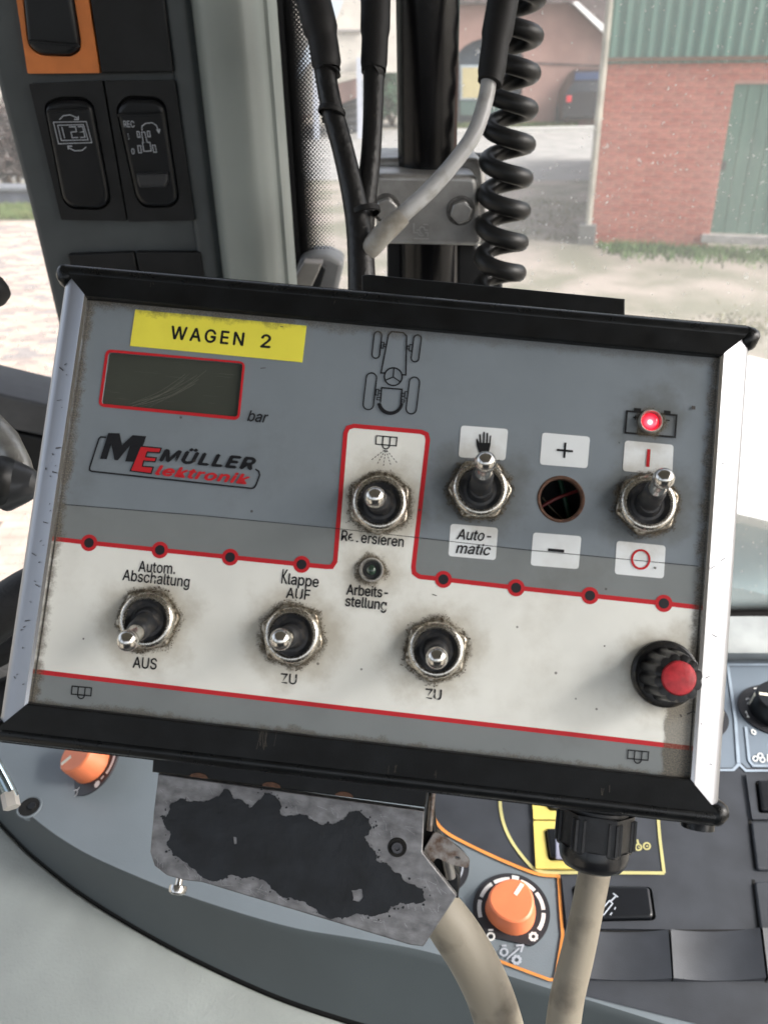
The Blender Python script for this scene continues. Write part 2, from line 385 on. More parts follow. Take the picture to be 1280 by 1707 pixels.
# white patches
for k, q in enumerate([((768.4, 709), (846.9, 715.2), (842, 767.7), (764, 762)), ((751, 873), (830, 880), (826, 934), (747, 927)), ((903.6, 721), (983.4, 728), (978.8, 780.8), (899.4, 774.3)),
          ((1041.4, 734.2), (1122.5, 741.5), (1120, 793), (1037.5, 785)), ((888.5, 887.5), (969, 894), (964, 949), (884, 942.6)), ((1027.7, 901.6), (1109.3, 909.8), (1106, 964.6), (1024, 957))]):
    MB().fill([roundc(B.ps(q), .0010)], .00012).build('white_patch', m_patch, box, ang=0)
Zp = .0003
def st(name, pts, wpx, m=m_blk, closed=False, z=Zp, parent=None, Fm=B):
    s_ = Fm.sc(*pts[0]); return MB().stroke(Fm.ps(pts), wpx * s_, z, closed).build(name, m, parent or box, ang=0)
def multi(name, strokes, m=m_blk, z=Zp, parent=None, Fm=B, tf=lambda q: q, h=0):
    mb = MB()
    for pts, wpx, cl in strokes:
        pp = [tf(q) for q in pts]; mb.stroke(Fm.ps(pp, h), wpx * Fm.sc(*pp[0], h), z, cl)
    return mb.build(name, m, parent or box, ang=0)
multi('plus_sign', [([(927.5, 750), (954.5, 752.6)], 3.6, 0), ([(942, 738), (940, 763.5)], 3.6, 0)])
multi('minus_sign', [([(913, 916.5), (940, 919)], 5, 0)])
multi('on_sign', [([(1081, 749), (1079, 778.5)], 5.5, 0)], m_red)
multi('off_sign', [([(1067.4 + 14.5 * math.cos(a), 932.7 + 15.5 * math.sin(a)) for a in [2 * math.pi * i / 36 for i in range(36)]], 3.6, 1)], m_red)
multi('battery_symbol', [([(1044.5, 685.5), (1127, 692.5), (1124.5, 729), (1041.5, 721.5)], 3.2, 1), ([(1056, 683), (1068, 684)], 6, 0), ([(1106, 687.2), (1117, 688.2)], 6, 0),
      ([(1109, 700.6), (1115.5, 701.2)], 2.2, 0), ([(1055, 696), (1062, 696.6)], 2.2, 0), ([(1059, 692.5), (1058, 700)], 2.2, 0)])
# boom symbols
def boom(cx, cy, s_, wd):
    tf = lambda q: (cx + q[0] * s_ - q[1] * s_ * .09, cy + q[1] * s_ + q[0] * s_ * .09)
    multi('boom_symbol', [([(-17, -7), (17, -7), (17, 7), (-17, 7)], wd, 1), ([(-6, -7), (-6, 7)], wd, 0), ([(6, -7), (6, 7)], wd, 0), (arc(0, 7, 6, 0, 180, 8, 6.5), wd, 0)], tf=tf)
boom(644, 735, 1, 2); boom(136.5, 1152, .95, 2); boom(1063, 1259, 1, 2)
dash = []
for (ex, ey) in ((618.5, 767.4), (628.5, 774), (639, 778), (651.5, 776.2), (662.4, 772.4)):
    sx_, sy_ = 643, 749
    for k in range(5):
        a, b = .08 + k * .19, .08 + k * .19 + .11
        dash.append(([(sx_ + (ex - sx_) * a, sy_ + (ey - sy_) * a), (sx_ + (ex - sx_) * b, sy_ + (ey - sy_) * b)], 1.2, 0))
multi('spray_symbol', dash)
# tractor symbol traced in a 10.67x enlargement
tf = lambda q: (600 + q[0] / 10.667, 540 + q[1] / 10.667)
def pill(x0, y0, x1, y1, r_):
    a = math.atan2(y1 - y0, x1 - x0); d = math.degrees(a)
    return arc(x1, y1, r_, d - 90, d + 90, 9) + arc(x0, y0, r_, d + 90, d + 270, 9)
multi('tractor_symbol', [
    (pill(320, 205, 282, 545, 68), 2.2, 1), (pill(1022, 265, 978, 608, 68), 2.2, 1), (pill(205, 965, 150, 1435, 92), 2.2, 1), (pill(968, 1040, 912, 1510, 92), 2.2, 1),
    ([(445, 872), (375, 875), (505, 200), (560, 138), (770, 158), (830, 215), (815, 910), (755, 905)], 2.4, 0),
    ([(592 + 158 * math.cos(a), 940 + 158 * math.sin(a)) for a in [2 * math.pi * i / 30 for i in range(30)]], 2.4, 1),
    ([(603, 790), (592, 945), (460, 1000)], 2, 0), ([(592, 945), (715, 1030)], 2, 0),
    ([(365, 1400), (385, 1135), (745, 1165), (725, 1430)], 2.4, 0),
    (arc(548, 1385, 180, 5, 172, 16), 1.2, 0), (arc(540, 1390, 205, 5, 175, 16), 5.2, 0),
    ([(385, 325), (425, 330), (415, 435), (375, 430)], 1.6, 1), ([(430, 360), (470, 363), (462, 408), (425, 405)], 1.6, 1),
    ([(840, 395), (880, 398), (875, 450), (835, 447)], 1.6, 1), ([(885, 370), (935, 375), (925, 485), (872, 480)], 1.6, 1),
    ([(290, 1165), (335, 1165), (325, 1270), (275, 1265)], 1.6, 1), ([(335, 1190), (380, 1193), (375, 1240), (330, 1237)], 1.6, 1), ([(305, 1305), (365, 1310), (360, 1355), (300, 1350)], 1.6, 1),
    ([(745, 1235), (795, 1238), (790, 1290), (742, 1287)], 1.6, 1), ([(800, 1205), (855, 1208), (845, 1325), (792, 1320)], 1.6, 1), ([(740, 1350), (795, 1355), (790, 1392), (737, 1388)], 1.6, 1)], tf=tf)
# hand symbol
tf = lambda q: (540 + q[0] / 3.161, 520 + q[1] / 3.161)
hm = MB(); hm.fill([B.ps([tf(q) for q in [(817, 745), (803, 700), (801, 672), (806, 666), (812, 680), (818, 690), (878, 690), (876, 706), (868, 740), (842, 750)]])], Zp)
for (x0, y0, x1, y1, wd) in ((824, 692, 820, 645, 8.5), (840, 692, 842, 633, 9), (857, 692, 860, 638, 9), (872, 695, 877, 652, 7.5)):
    hm.stroke(B.ps([tf((x0, y0)), tf((x1, y1))]), wd / 3.161 * B.sc(800, 740), Zp + .00002)
hm.build('hand_symbol', m_blk, box, ang=0)
# lettering
CAPS = B.sc(300, 900)
def lab(s_, a, b, cap, m=m_blk, **k):
    k.setdefault('bold', .012); return text(s_, B.p(*a), B.p(*b), cap * CAPS, m, box, k.pop('z', Zp), **k)
lab('bar', (412.5, 701.5), (446, 705), 18, shear=.22)
lab('Auto-', (761, 898.7), (818, 902.5), 17, shear=.25); lab('matic', (759.5, 921.8), (817, 926), 17, shear=.25)
lab('Reversieren', (568.5, 901), (672, 912), 17, m_blkw)
lab('Arbeits-', (577.5, 991), (646, 996.5), 16.5, bold=.016); lab('stellung', (575.5, 1010), (643.5, 1017), 16.5, m_blkw, bold=.016)
lab('Autom.', (231, 952.7), (292, 957), 17.5, m_blkw); lab('Abschaltung', (204.7, 967), (315.5, 979), 17.5, m_blkw)
lab('lappe', (480.3, 973.8), (530.5, 979), 17.5); _F = FONT; FONT = None; lab('K', (469, 972.6), (478.8, 973.6), 17.5); FONT = _F; lab('AUF', (477, 996.5), (516, 1000.5), 16.5, m_blkw)
lab('AUS', (221.8, 1112.8), (261, 1116), 17.5); lab('ZU', (467.5, 1139), (494, 1141), 16, m_blkw); lab('ZU', (708.4, 1164.5), (735, 1167), 16, m_blkw)
# yellow sticker
sk = MB().slab([B.ps([(226, 516), (511, 543), (504, 604), (217, 576.5)])], 0, .00022).build('yellow_sticker', m_yel, box, ang=0)
tag(sk, 'yellow sticker reading WAGEN 2')
for s_, a, b in (('WAGEN', (284.5, 564.5), (405, 576.2)), ('2', (434.7, 578.7), (450, 580))):
    o = text(s_, B.p(*a), B.p(*b), 22 * CAPS, m_blk, box, .00028, bold=.02, space=1.25); o.parent = sk
# display
m_lcd = mat('display_glass', (.055, .062, .052), .22, var=.08, vs=40, spec=.6)
t = m_lcd.node_tree; wv = t.nodes.new('ShaderNodeTexNoise'); mp = t.nodes.new('ShaderNodeMapping'); mp.inputs['Rotation'].default_value = (0, 0, R(-38)); mp.inputs['Scale'].default_value = (60, 3800, 1)
tc = t.nodes.new('ShaderNodeTexCoord'); t.links.new(tc.outputs['Object'], mp.inputs[0]); t.links.new(mp.outputs[0], wv.inputs['Vector']); wv.inputs['Scale'].default_value = 1
mr_ = t.nodes.new('ShaderNodeMapRange'); mr_.inputs[1].default_value = .66; mr_.inputs[2].default_value = .8; mr_.inputs[3].default_value = .2; mr_.inputs[4].default_value = .5
t.links.new(wv.outputs[0], mr_.inputs[0]); t.links.new(mr_.outputs[0], t.nodes['Principled BSDF'].inputs['Roughness'])
ds = MB().slab([dl], -.004, -.0008).build('display', m_lcd, box, ang=0)
fr = roundc(B.ps([(177, 582), (409, 603), (399, 700.6), (164, 677.5)]), .0018)
MB().slab([fr, dl], 0, .00018).build('display_frame', m_red, ds, ang=0)
m_scr = mat('scratch', (.17, .165, .14), .6)
sc_ = MB()
for k in range(10):
    u_ = random.uniform(0, 1); a0 = (212 + 36 * u_, 678 - random.uniform(0, 12)); a1 = (300 + 44 * u_, 640 - 28 * random.random())
    mid = ((a0[0] + a1[0]) / 2 + 3, (a0[1] + a1[1]) / 2 + 4)
    sc_.stroke(B.ps(smooth([a0, mid, a1], 5)), random.uniform(.00003, .00010), -.00075)
sc_.build('display_scratches', m_scr, ds, ang=0)
# maker's logo
tf = lambda q: (140 + q[0] / 3.2, 500 + q[1] / 3.2)
lg = multi('logo', [([tf(q) for q in [(120, 734), (92, 731), (82, 740), (33, 893), (32, 908), (44, 915), (895, 1006), (908, 1002), (918, 990), (938, 935), (934, 915), (915, 903)]], 2.6, 0)])
def lp(name, pts, m, z): return MB().fill([B.ps([tf(q) for q in pts])], z).build(name, m, lg, ang=0)
lp('logo_letter', [(88, 848), (132, 710), (192, 712), (205, 775), (262, 722), (334, 728), (288, 865), (222, 862), (247, 778), (183, 856), (165, 855), (148, 770), (124, 850)], m_blk, Zp + .00003)
E0 = [(302, 778), (419, 789), (408, 820), (342, 815), (336, 835), (393, 840), (383, 868), (324, 862), (318, 885), (376, 890), (363, 931), (245, 915)]
lp('logo_letter', E0, m_blk, Zp + .00006)
def shrink(P, k):
    P = [Vector(q) for q in P]; out = []; n = len(P); A = sum(P[i - 1].cross(P[i]) for i in range(n)); s_ = 1 if A > 0 else -1
    for i in range(n):
        a = (P[i] - P[i - 1]).normalized(); c = (P[(i + 1) % n] - P[i]).normalized(); na, nc = Vector((-a.y, a.x)) * s_, Vector((-c.y, c.x)) * s_
        m = (na + nc); m = m / max(.3, m.length_squared / 2); out.append(tuple(P[i] + m * k))
    return out
lp('logo_letter', shrink(E0, 6.5), m_red, Zp + .00010)
a, b = tf((408, 858)), tf((908, 906)); o = text('MÜLLER', B.p(*a), B.p(*b), 62 / 3.2 * CAPS, m_blk, box, Zp + .00003, shear=.28, bold=.036, space=1.12); o.parent = lg
a, b = tf((386, 932)), tf((882, 984)); o = text('lektronik', B.p(*a), B.p(*b), 51 / 3.2 * CAPS, m_red, box, Zp + .00013, shear=.30, bold=.030, space=1.08); o.parent = lg
# the empty switch hole: rusty rim, wires and circuit board inside
m_rust = mat('rust', (.13, .065, .04), .85, var=.4, vs=700, bump=.4, bs=1500, col2=(.06, .03, .02))
hr = MB().lathe([(HR + .0001, -.0012), (HR + .0004, .0001), (HR + .0001, .0003), (HR - .0005, .0001), (HR - .0006, -.0016)], Matrix.Translation((*hole, 0)), 40, cap=False).build('empty_switch_hole', m_rust, box)
def wire(pts, r_, m, par, name='wire'): return MB().tube(smooth(pts, 5), r_, 8).build(name, m, par)
hx, hy = hole
wire([(hx - .007, hy - .004, -.007), (hx - .001, hy + .0005, -.006), (hx + .007, hy + .0045, -.008)], .0005, mat('wire_red', (.16, .02, .02), .5), hr)
wire([(hx + .001, hy + .007, -.011), (hx + .003, hy + .001, -.011), (hx + .0055, hy - .006, -.012)], .0008, mat('wire_green', (.01, .06, .03), .5), hr)
wire([(hx - .004, hy + .001, -.008), (hx - .001, hy - .002, -.008), (hx + .003, hy - .005, -.009)], .00025, mat('wire_yellow', (.16, .13, .08), .4), hr)
# frame: aluminium side profiles mitred into black rails
def side(sg):
    prof = [(0, .0002), (.0002, .0016), (.0011, .0018), (.0015, .0012)] if True else 0
    face = [(.0015, .0012), (.0062, -.0006)] ; rnd = [(.0062 + .0032 * math.sin(t), -.0038 + .0032 * math.cos(t)) for t in [R(20 * k) for k in range(1, 5)]] + [(.0095, -.0060), (.0098, -.040)]
    def run(pr):
        rows = []
        for (o_, z) in pr:
            e = HY + min(o_, .0076) * 1.0 - .0001
            rows.append([(sg * (HX + o_), -e, z), (sg * (HX + o_), e, z)])
        return rows
    s_ = MB().loft(run(face + rnd), closed=False, flip=sg < 0).build('side_profile', m_alu, box, ang=25)
    MB().loft(run(prof), closed=False, flip=sg < 0).build('inner_lip', m_alu2, s_, ang=25)
side(-1); side(1)
def rail(sg):
    W1 = .0070 if sg > 0 else .0080
    pr = [(0, .0001), (0, .0022), (.0004, .0026), (W1, .0008), (W1 + .0002, -.0002), (W1 + .0006, -.0004)]
    rows = [[(-(HX + min(o_, .0085) * 1.05), sg * (HY + o_), z), ((HX + min(o_, .0085) * 1.05), sg * (HY + o_), z)] for o_, z in pr]
    s_ = MB().loft(rows, closed=False, flip=sg < 0).build('rail', m_rail, box, ang=25)
    cy = sg * (HY + W1 + .0012); cz = -.0022; L0 = HX + .0085; pts, rad = [], []
    for t in range(7): a = R(90 * t / 6); pts.append((-L0 - .003 * math.cos(a), cy, cz)); rad.append(max(.0002, .0025 * math.sin(a)))
    for t in range(7): a = R(90 - 90 * t / 6); pts.append((L0 + .003 * math.cos(a), cy, cz)); rad.append(max(.0002, .0025 * math.sin(a)))
    MB().tube(pts, rad, 18).build('rail_ridge', m_ridge, s_)
    MB().box((0, sg * (HY + W1 + .0020), -.022), (2 * L0, .0046, .038)).build('rail_flank', m_rail, s_, ang=0)
    for e in (-1, 1):
        cap = MB()
        M_ = Matrix.Translation((e * (HX + .0088), cy - sg * .0006, -.0016))
        cap.lathe([(.0001, .0020), (.0016, .0018), (.0027, .0010), (.0033, -.0006), (.0034, -.003), (.0032, -.006), (.003, -.03)], M_, 20, rad=lambda a, z: 1 + .07 * math.sin(3 * a + z * 900))
        cap.build('rail_end', m_ridge, s_)
rail(1); rail(-1)
bumpm = MB(); q = B.p(1168, 1360, -.006)
bumpm.lathe([(.0002, .0), (.0038, -.0004), (.0044, -.002), (.0044, -.006)], Matrix.Translation((q[0], q[1] + .0022, -.008)) @ Matrix.Rotation(R(90), 4, 'X') @ Matrix.Rotation(R(180), 4, 'X'), 20).build('rubber_foot', m_ridge, box)
# toggle switches
TIPS = [((213, 1068), 'down'), ((625, 829), 'mid'), ((809, 770), 'up'), ((1106, 798), 'up'), ((468, 1066), 'mid'), ((728, 1097), 'mid')]
def toggle(nc, tip, rot):
    c = B.p(*nc, .002); h = .0175; tp = Vector((*B.p(*tip, h), h)); c3 = Vector((*c, 0))
    t_ = sub('toggle_switch', box, Matrix.Translation(c3))
    hexr = [(.0091 * math.cos(R(60 * k + rot)), .0091 * math.sin(R(60 * k + rot))) for k in range(6)]
    MB().rslab(roundc(hexr, .0011, 3), .0002, .0024, .0006).build('nut', m_nut, t_)
    MB().lathe([(.0078, .002), (.0077, .0030), (.0073, .0037), (.0067, .0041), (.0062, .0041), (.0058, .0037), (.0057, .0020)], None, 40, cap=False).build('collar', m_col, t_)
    MB().lathe([(.0058, .0033), (.0054, .0029), (.0046, .0024), (.0038, .0026), (.0032, .0036), (.0028, .0046), (.0001, .0048)], None, 32).build('rubber_boot', m_boot, t_)
    base = Vector((0, 0, .0008)); d = (tp - c3 - base); Ln = d.length; d.normalize()
    M_ = Matrix.Translation(base) @ d.to_track_quat('Z', 'X').to_matrix().to_4x4()
    MB().lathe([(.0034, 0), (.0032, .003), (.0030, .005), (.00295, Ln * .55), (.0027, Ln * .6), (.0024, Ln * .62)], M_, 24).build('sleeve', m_boot, t_)
    ball = [(.0001 + .00275 * math.sin(R(a)), Ln + .00275 * -math.cos(R(a))) for a in range(35, 181, 12)]
    MB().lathe([(.0022, Ln * .55), (.0023, Ln * .68), (.0019, Ln * .78)] + ball, M_, 26).build('lever', m_chrome, t_)
    cr = MB()
    for k in range(700):
        a = random.uniform(0, 6.283); edge = .0080 + .0012 * abs(math.cos(3 * (a - R(rot)))) ** 3; inn = random.random() < .5
        rr = random.gauss(edge + .0002, .00045); z = .0003 if rr > .0086 else random.choice((.0021, .0022))
        if rr < .0066: continue
        s_ = random.uniform(.00006, .00017); p = Vector((rr * math.cos(a), rr * math.sin(a), z))
        vs = [p + Vector([random.gauss(0, s_) for _ in range(3)]) for _ in range(4)]
        cr.add(vs, [(0, 1, 2), (0, 2, 3), (0, 3, 1), (1, 3, 2)])
    o = cr.build('dirt_crumbs', m_crumb, t_, ang=0); o['kind'] = 'stuff'
for (nc, (tip, _), rot) in zip(NUTS, TIPS, (12, 32, 4, 20, 48, 26)): toggle(nc, tip, rot)
# indicator lamps
m_bez = mat('lamp_bezel', (.66, .64, .60), .38, metal=.8, var=.2, vs=900, rvar=.08)
def led(px_, r_, mcol, core, name):
    c = B.p(*px_, .001); t_ = sub(name, box, Matrix.Translation((*c, 0)))
    MB().lathe([(r_, 0), (r_, .0012), (r_ * .94, .0018), (r_ * .86, .0018), (r_ * .78, .0012), (r_ * .66, -.0005)], None, 32, cap=False).build('bezel', m_bez, t_)
    k = .46 if not core else .84
    MB().lathe([(r_ * k, -.0004), (r_ * k * .97, .0004), (r_ * k * .8, .0011), (r_ * k * .5, .0015), (.00001, .0016)], None, 28).build('lens', mcol, t_)
    return t_
m_ledr = mat('lamp_red', (.5, .01, .02), .12, emis=(1, .03, .06), es=1.0)
tt = m_ledr.node_tree; b_ = tt.nodes['Principled BSDF']; tcx = tt.nodes.new('ShaderNodeTexCoord'); ln = tt.nodes.new('ShaderNodeVectorMath'); ln.operation = 'DISTANCE'; ln.inputs[1].default_value = (-.0003, -.0004, .0015)
tt.links.new(tcx.outputs['Object'], ln.inputs[0]); crx = tt.nodes.new('ShaderNodeValToRGB'); mx = tt.nodes.new('ShaderNodeMapRange'); mx.inputs[2].default_value = .0028; tt.links.new(ln.outputs['Value'], mx.inputs[0]); tt.links.new(mx.outputs[0], crx.inputs[0])
el = crx.color_ramp.elements; el[0].position = .12; el[0].color = (1, .62, .62, 1); el[1].position = 1; el[1].color = (.10, .001, .006, 1)
e2 = el.new(.32); e2.color = (.95, .06, .09, 1); e3 = el.new(.7); e3.color = (.50, .008, .02, 1)
tt.links.new(crx.outputs[0], b_.inputs['Emission Color'])
led((1084.5, 702), .0033, m_ledr, 1, 'red_lamp'); led((619, 950), .0034, mat('lamp_green', (.045, .085, .06), .15, var=.3, vs=900, coat=.5), 0, 'green_lamp')
MB().lathe([(.0024, .0002), (.0023, .0006)], Matrix.Translation((*B.p(619, 950, .001), 0)), 24).build('lamp_well', m_dark, box)
# rotary knob with its red cap
kc = B.p(1109, 1124, .002)
kn = sub('rotary_knob', box, Matrix.Translation((*kc, 0)))
m_knob = mat('knob_black', (.008, .008, .009), .34, var=.2, vs=200, spec=.4)
m_skirt = mat('knob_skirt', (.010, .010, .010), .36, var=.3, vs=400, col2=(.06, .052, .04), thr=(.30, .45), spec=.4)
MB().lathe([(.0086, .0003), (.0090, .0010), (.0089, .0022), (.0082, .0028), (.0074, .0026), (.0060, .0030)], None, 48).build('skirt', m_skirt, kn)
flu = lambda a, z: 1 - .10 * (0.5 + .5 * math.cos(12 * a)) ** 3
MB().lathe([(.0073, .0026), (.0070, .0050), (.0066, .0100), (.0063, .0128), (.0061, .0133), (.0046, .0135)], None, 168, rad=flu).build('fluted_body', m_knob, kn, ang=22)
MB().lathe([(.0044, .0130), (.0044, .0137), (.0041, .0142), (.0030, .0145), (.0016, .01465), (.0001, .0147)], None, 36).build('cap', mat('knob_red', (.48, .025, .035), .42, var=.15, vs=500, bump=.25, bs=700), kn)
# scuffs on the aluminium
sf = MB(); m_scuff = mat('scuff', (.06, .055, .05), .7)
for k in range(46):
    sg = -1 if k < 30 else 1; o_ = random.uniform(.002, .006); z = .0013 - (o_ - .0015) * .383 + .00012
    y = random.uniform(-HY * .95, HY * .7); L_ = random.choice((.0003, .0005, .0012)); a = random.uniform(-.6, .6)
    p0 = (sg * (HX + o_), y, z); wv_ = random.uniform(.00008, .0002)
    dx, dy = L_ * math.cos(a) * .7, L_ * math.sin(a)
    zz = lambda x: .0013 - ((abs(x) - HX) - .0015) * .383 + .0001
    P = [(p0[0] - dx, y - dy - wv_), (p0[0] + dx, y + dy - wv_ * .3), (p0[0] + dx * 1.1, y + dy + wv_), (p0[0] - dx, y - dy + wv_)]
    sf.add([(x, yy, zz(x)) for x, yy in P], [(0, 1, 2, 3)])
sf.build('scuff_marks', m_scuff, box, ang=0)['kind'] = 'stuff'
# scraped streaks on the black rails
ss_ = MB()
for (x, y, L_, n_) in ((445, 1232, 30, 9), (322, 468, 10, 3), (830, 512, 14, 4), (560, 500, 6, 2), (655, 1282, 14, 3), (1010, 1318, 12, 3), (730, 1290, 10, 2), (250, 470, 8, 3)):
    sgn = -1 if y > 900 else 1
    for k in range(n_):
        c = Vector(B.p(x + random.uniform(-1, 1) * L_ * .6, y + random.uniform(-4, 4), .002)); o_ = abs(c.y) - HY
        if not .001 < o_ < .0075: continue
        d = Vector((random.uniform(-.3, .3), 1)).normalized() * L_ * .00008; W1 = .0070 if sgn > 0 else .0080
        zf = lambda yy: .0026 - (abs(yy) - HY - .0004) / (W1 - .0004) * .0018 + .00008; w_ = random.uniform(.00002, .00006)
        a, b = c - d, c + d; b.y = sgn * min(abs(b.y), HY + W1 - .0004); a.y = sgn * min(abs(a.y), HY + W1 - .0004)
        ss_.add([(a.x - w_, a.y, zf(a.y)), (a.x + w_, a.y, zf(a.y)), (b.x + w_, b.y, zf(b.y)), (b.x - w_, b.y, zf(b.y))], [(0, 1, 2, 3)])
ss_.build('scrape_marks', mat('scrape', (.085, .075, .06), .7), box, ang=0)['kind'] = 'stuff'
# loose bits and nicks on the plate
nk = MB()
for (x, y, L_, wd, a) in ((1165 - 15, 1188, 13, 2.2, -30), (1134, 1193, 5, 2.5, 60), (140, 1065, 2.5, 2.5, 0), (1007, 1077, 2.5, 2.5, 0), (724, 992, 8, 1.4, 10), (439, 614, 9, 1.2, -10), (470, 545, 5, 1.3, 0), (1155, 680, 6, 6, 0), (700, 560, 6, 1.2, 10), (1091, 947, 4, 3, 20)):
    c = B.p(x, y); s_ = B.sc(x, y); dx, dy = L_ / 2 * math.cos(R(a)) * s_, -L_ / 2 * math.sin(R(a)) * s_
    nk.stroke([(c[0] - dx, c[1] - dy), (c[0] + dx, c[1] + dy)], wd * s_, .00042)
nk.build('nick_marks', m_scuff, box, ang=0)['kind'] = 'stuff'
# cable gland under the box
GM = Matrix.Rotation(R(90), 4, 'X')      # local z -> box -y
g0 = B.p(995, 1350, -.020); GT = Matrix.Translation((g0[0], g0[1] + .004, -.020)) @ GM
m_gl = mat('gland_black', (.012, .013, .015), .45, var=.3, vs=200, bump=.15, bs=900, rvar=.1)
gl = sub('cable_gland', box, GT)
MB().lathe([(.0092, -.004), (.0092, .001), (.0086, .0013), (.0092, .0016), (.0092, .0028), (.0086, .0031), (.0090, .0034), (.0090, .0046)], None, 36).build('thread', m_gl, gl, ang=20)
hx6 = [(.0109 * math.cos(R(60 * k + 10)), .0109 * math.sin(R(60 * k + 10))) for k in range(6)]
MB().rslab(roundc(hx6, .0008, 2), .0044, .0150, .0006).build('gland_nut', m_gl, gl, ang=25)
rb = MB()
for k in range(36):
    if k % 6 in (2, 3, 4): continue
    a = R(k * 10 + 10); rr = .0109 * .866 / max(.866, abs(math.cos((a - R(10)) % R(60) - R(30)))) + .0001
    rb.box((rr * math.cos(a), rr * math.sin(a), .0098), (.0007, .0007, .0085))
rb.build('gland_ribs', m_gl, gl, ang=0)
MB().lathe([(.0099, .0140), (.0099, .0160), (.0094, .0182), (.0081, .0200), (.0060, .0209), (.0045, .0209)], None, 36).build('gland_dome', mat('gland_gloss', (.010, .011, .013), .25), gl)
# ================================================================ inside the cab
# unseen cab shell, added to dim the interior and its reflections: roof, floor, rear wall and corner posts (glass between them)
m_lin = mat('headliner', (.20, .20, .19), .9, var=.06, vs=8)
tag(MB().box((0.0, -.25, 3.28), (1.9, 2.0, .12)).build('cab_roof', m_lin, None, ang=0), kind='structure')
tag(MB().box((0.0, -.35, 1.45), (1.8, 2.0, .06)).build('cab_floor', mat('floor_mat', (.03, .03, .03), .9), None, ang=0), kind='structure')
tag(MB().box((0.0, -1.2, 1.95), (1.6, .08, 1.0)).build('cab_rear_wall', mat('rear_trim', (.07, .075, .08), .8), None, ang=0), kind='structure')
for (x, y) in ((-.88, -1.18), (.88, -1.18), (.9, -.15), (-.9, -.15)):
    tag(MB().box((x, y, 2.35), (.09, .09, 1.75)).build('cab_post', mat('rear_trim', (.07, .075, .08), .8), None, ang=0), kind='structure')
m_plast = mat('plastic_dark', (.009, .010, .0115), .50, spec=.35, var=.2, vs=60, bump=.25, bs=2200)
m_frame = mat('trim_slate', (.058, .068, .073), .5, var=.10, vs=30, bump=.4, bs=1300, detail=10)
m_light = mat('trim_light', (.27, .30, .285), .42, var=.05, vs=12, bump=.15, bs=1500)
m_slot = mat('gap_black', (.004, .004, .004), .9)
m_mark = mat('marking_pale', (.42, .45, .50), .5)
m_white = mat('marking_white', (.72, .72, .70), .5)
m_rocker = mat('rocker_black', (.006, .007, .009), .32, spec=.4, var=.15, vs=50, bump=.06, bs=1500)
# ---- window pillar with its rocker switches
PY = .575; V = upright(PY)
x0, xr = V.p(-3, 200)[0], V.p(0, 0)[0]
pil = thing('window_pillar', 'slate and pale grey window pillar trim left of the pole', 'pillar trim', V.M)
def vert(px_, h=0): return V.p(px_[0], px_[1], h)
# dark slate board: outline traced on the upright plane
brd = [V.p(*q, -.002) for q in ((-52, -60), (-24, 60), (0, 160), (46, 333), (100, 558), (122, 640), (420, 640), (352, 430), (292, -60))]
MB().rslab(brd, -.05, -.002, .004).build('slate_board', m_frame, pil)
# profile of the pale post, swept upright
ztop, zbot = V.p(400, -80)[1], V.p(400, 640)[1]
def ux(px_): return V.p(px_, 230)[0]
prof = [(300, -.004), (306, .001), (318, .002), (334, .002), (344, -.002), (350, .003), (362, .012), (384, .016), (420, .016), (434, .011), (445, .004), (449, -.006), (453, -.012), (462, -.016), (465, -.050)]
pp = smooth([(ux(a), b) for a, b in prof], 3)
rows = [[(q[0], ztop, q[1]), (q[0], zbot, q[1])] for q in pp]
k1 = 13
MB().loft(rows[:k1], closed=False, flip=True).build('slate_edge', m_frame, pil, fix=False)
MB().loft(rows[k1 - 1:], closed=False, flip=True).build('pale_post', m_light, pil)
def rocker(name, quad, h0, h1, m, cr, sink=None, lbl=None):
    q = [V.p(*a, h1) for a in quad]
    f = sub(name, pil)
    MB().slab([q], h0, h1).build('bezel', m, f, ang=0)
    return f
# frames: (outline, rocker outline)
def sw(quad, rk, bez, tilt=.0):
    h = .0035; q = V.ps(quad, h); f = sub('rocker_switch', pil)
    rkl = roundc(V.ps(rk, h), .0045, 6)
    MB().slab([roundc(q, .0008, 2), rkl], -.002, h).build('bezel', bez, f, ang=0)
    MB().fill([rkl], -.001).build('gap', m_slot, f, ang=0)
    c = sum((Vector(a) for a in rkl), Vector((0, 0))) / len(rkl)
    inner = [tuple(c + (Vector(a) - c) * .955) for a in rkl]
    MB().rslab(inner, -.001, .0062, .0028, 4).build('rocker', m_rocker, f)
    return f, c
S1 = sw([(48, 139), (170, 134), (211, 368), (102, 366)], [(72, 172), (98, 160), (140, 160), (156, 172), (184, 320), (184, 340), (168, 350), (118, 348), (104, 334)], m_plast)
S2 = sw([(174, 134), (291, 133), (325, 367), (214, 369)], [(192, 178), (210, 158), (262, 160), (276, 172), (298, 320), (298, 336), (284, 346), (240, 346), (226, 330)], m_plast)
m_org = mat('bezel_orange', (.62, .19, .045), .5, var=.08, vs=60, bump=.2, bs=1500)
S0 = sw([(20, -50), (140, -50), (166, 121), (46, 122)], [(34, -40), (118, -40), (136, 70), (134, 84), (120, 94), (66, 92), (46, 76)], m_org)
qq = V.ps([(143, -50), (268, -50), (289, 119), (169, 121)], .0035); MB().rslab(roundc(qq, .001, 2), -.002, .0035, .001).build('blank_cover', m_plast, pil)
for a in ([(112, 424), (222, 420), (262, 640), (160, 640)], [(226, 420), (334, 420), (366, 640), (266, 640)]):
    MB().rslab(roundc(V.ps(a, .0035), .001, 2), -.002, .0030, .0008).build('blank_cover', m_plast, pil)
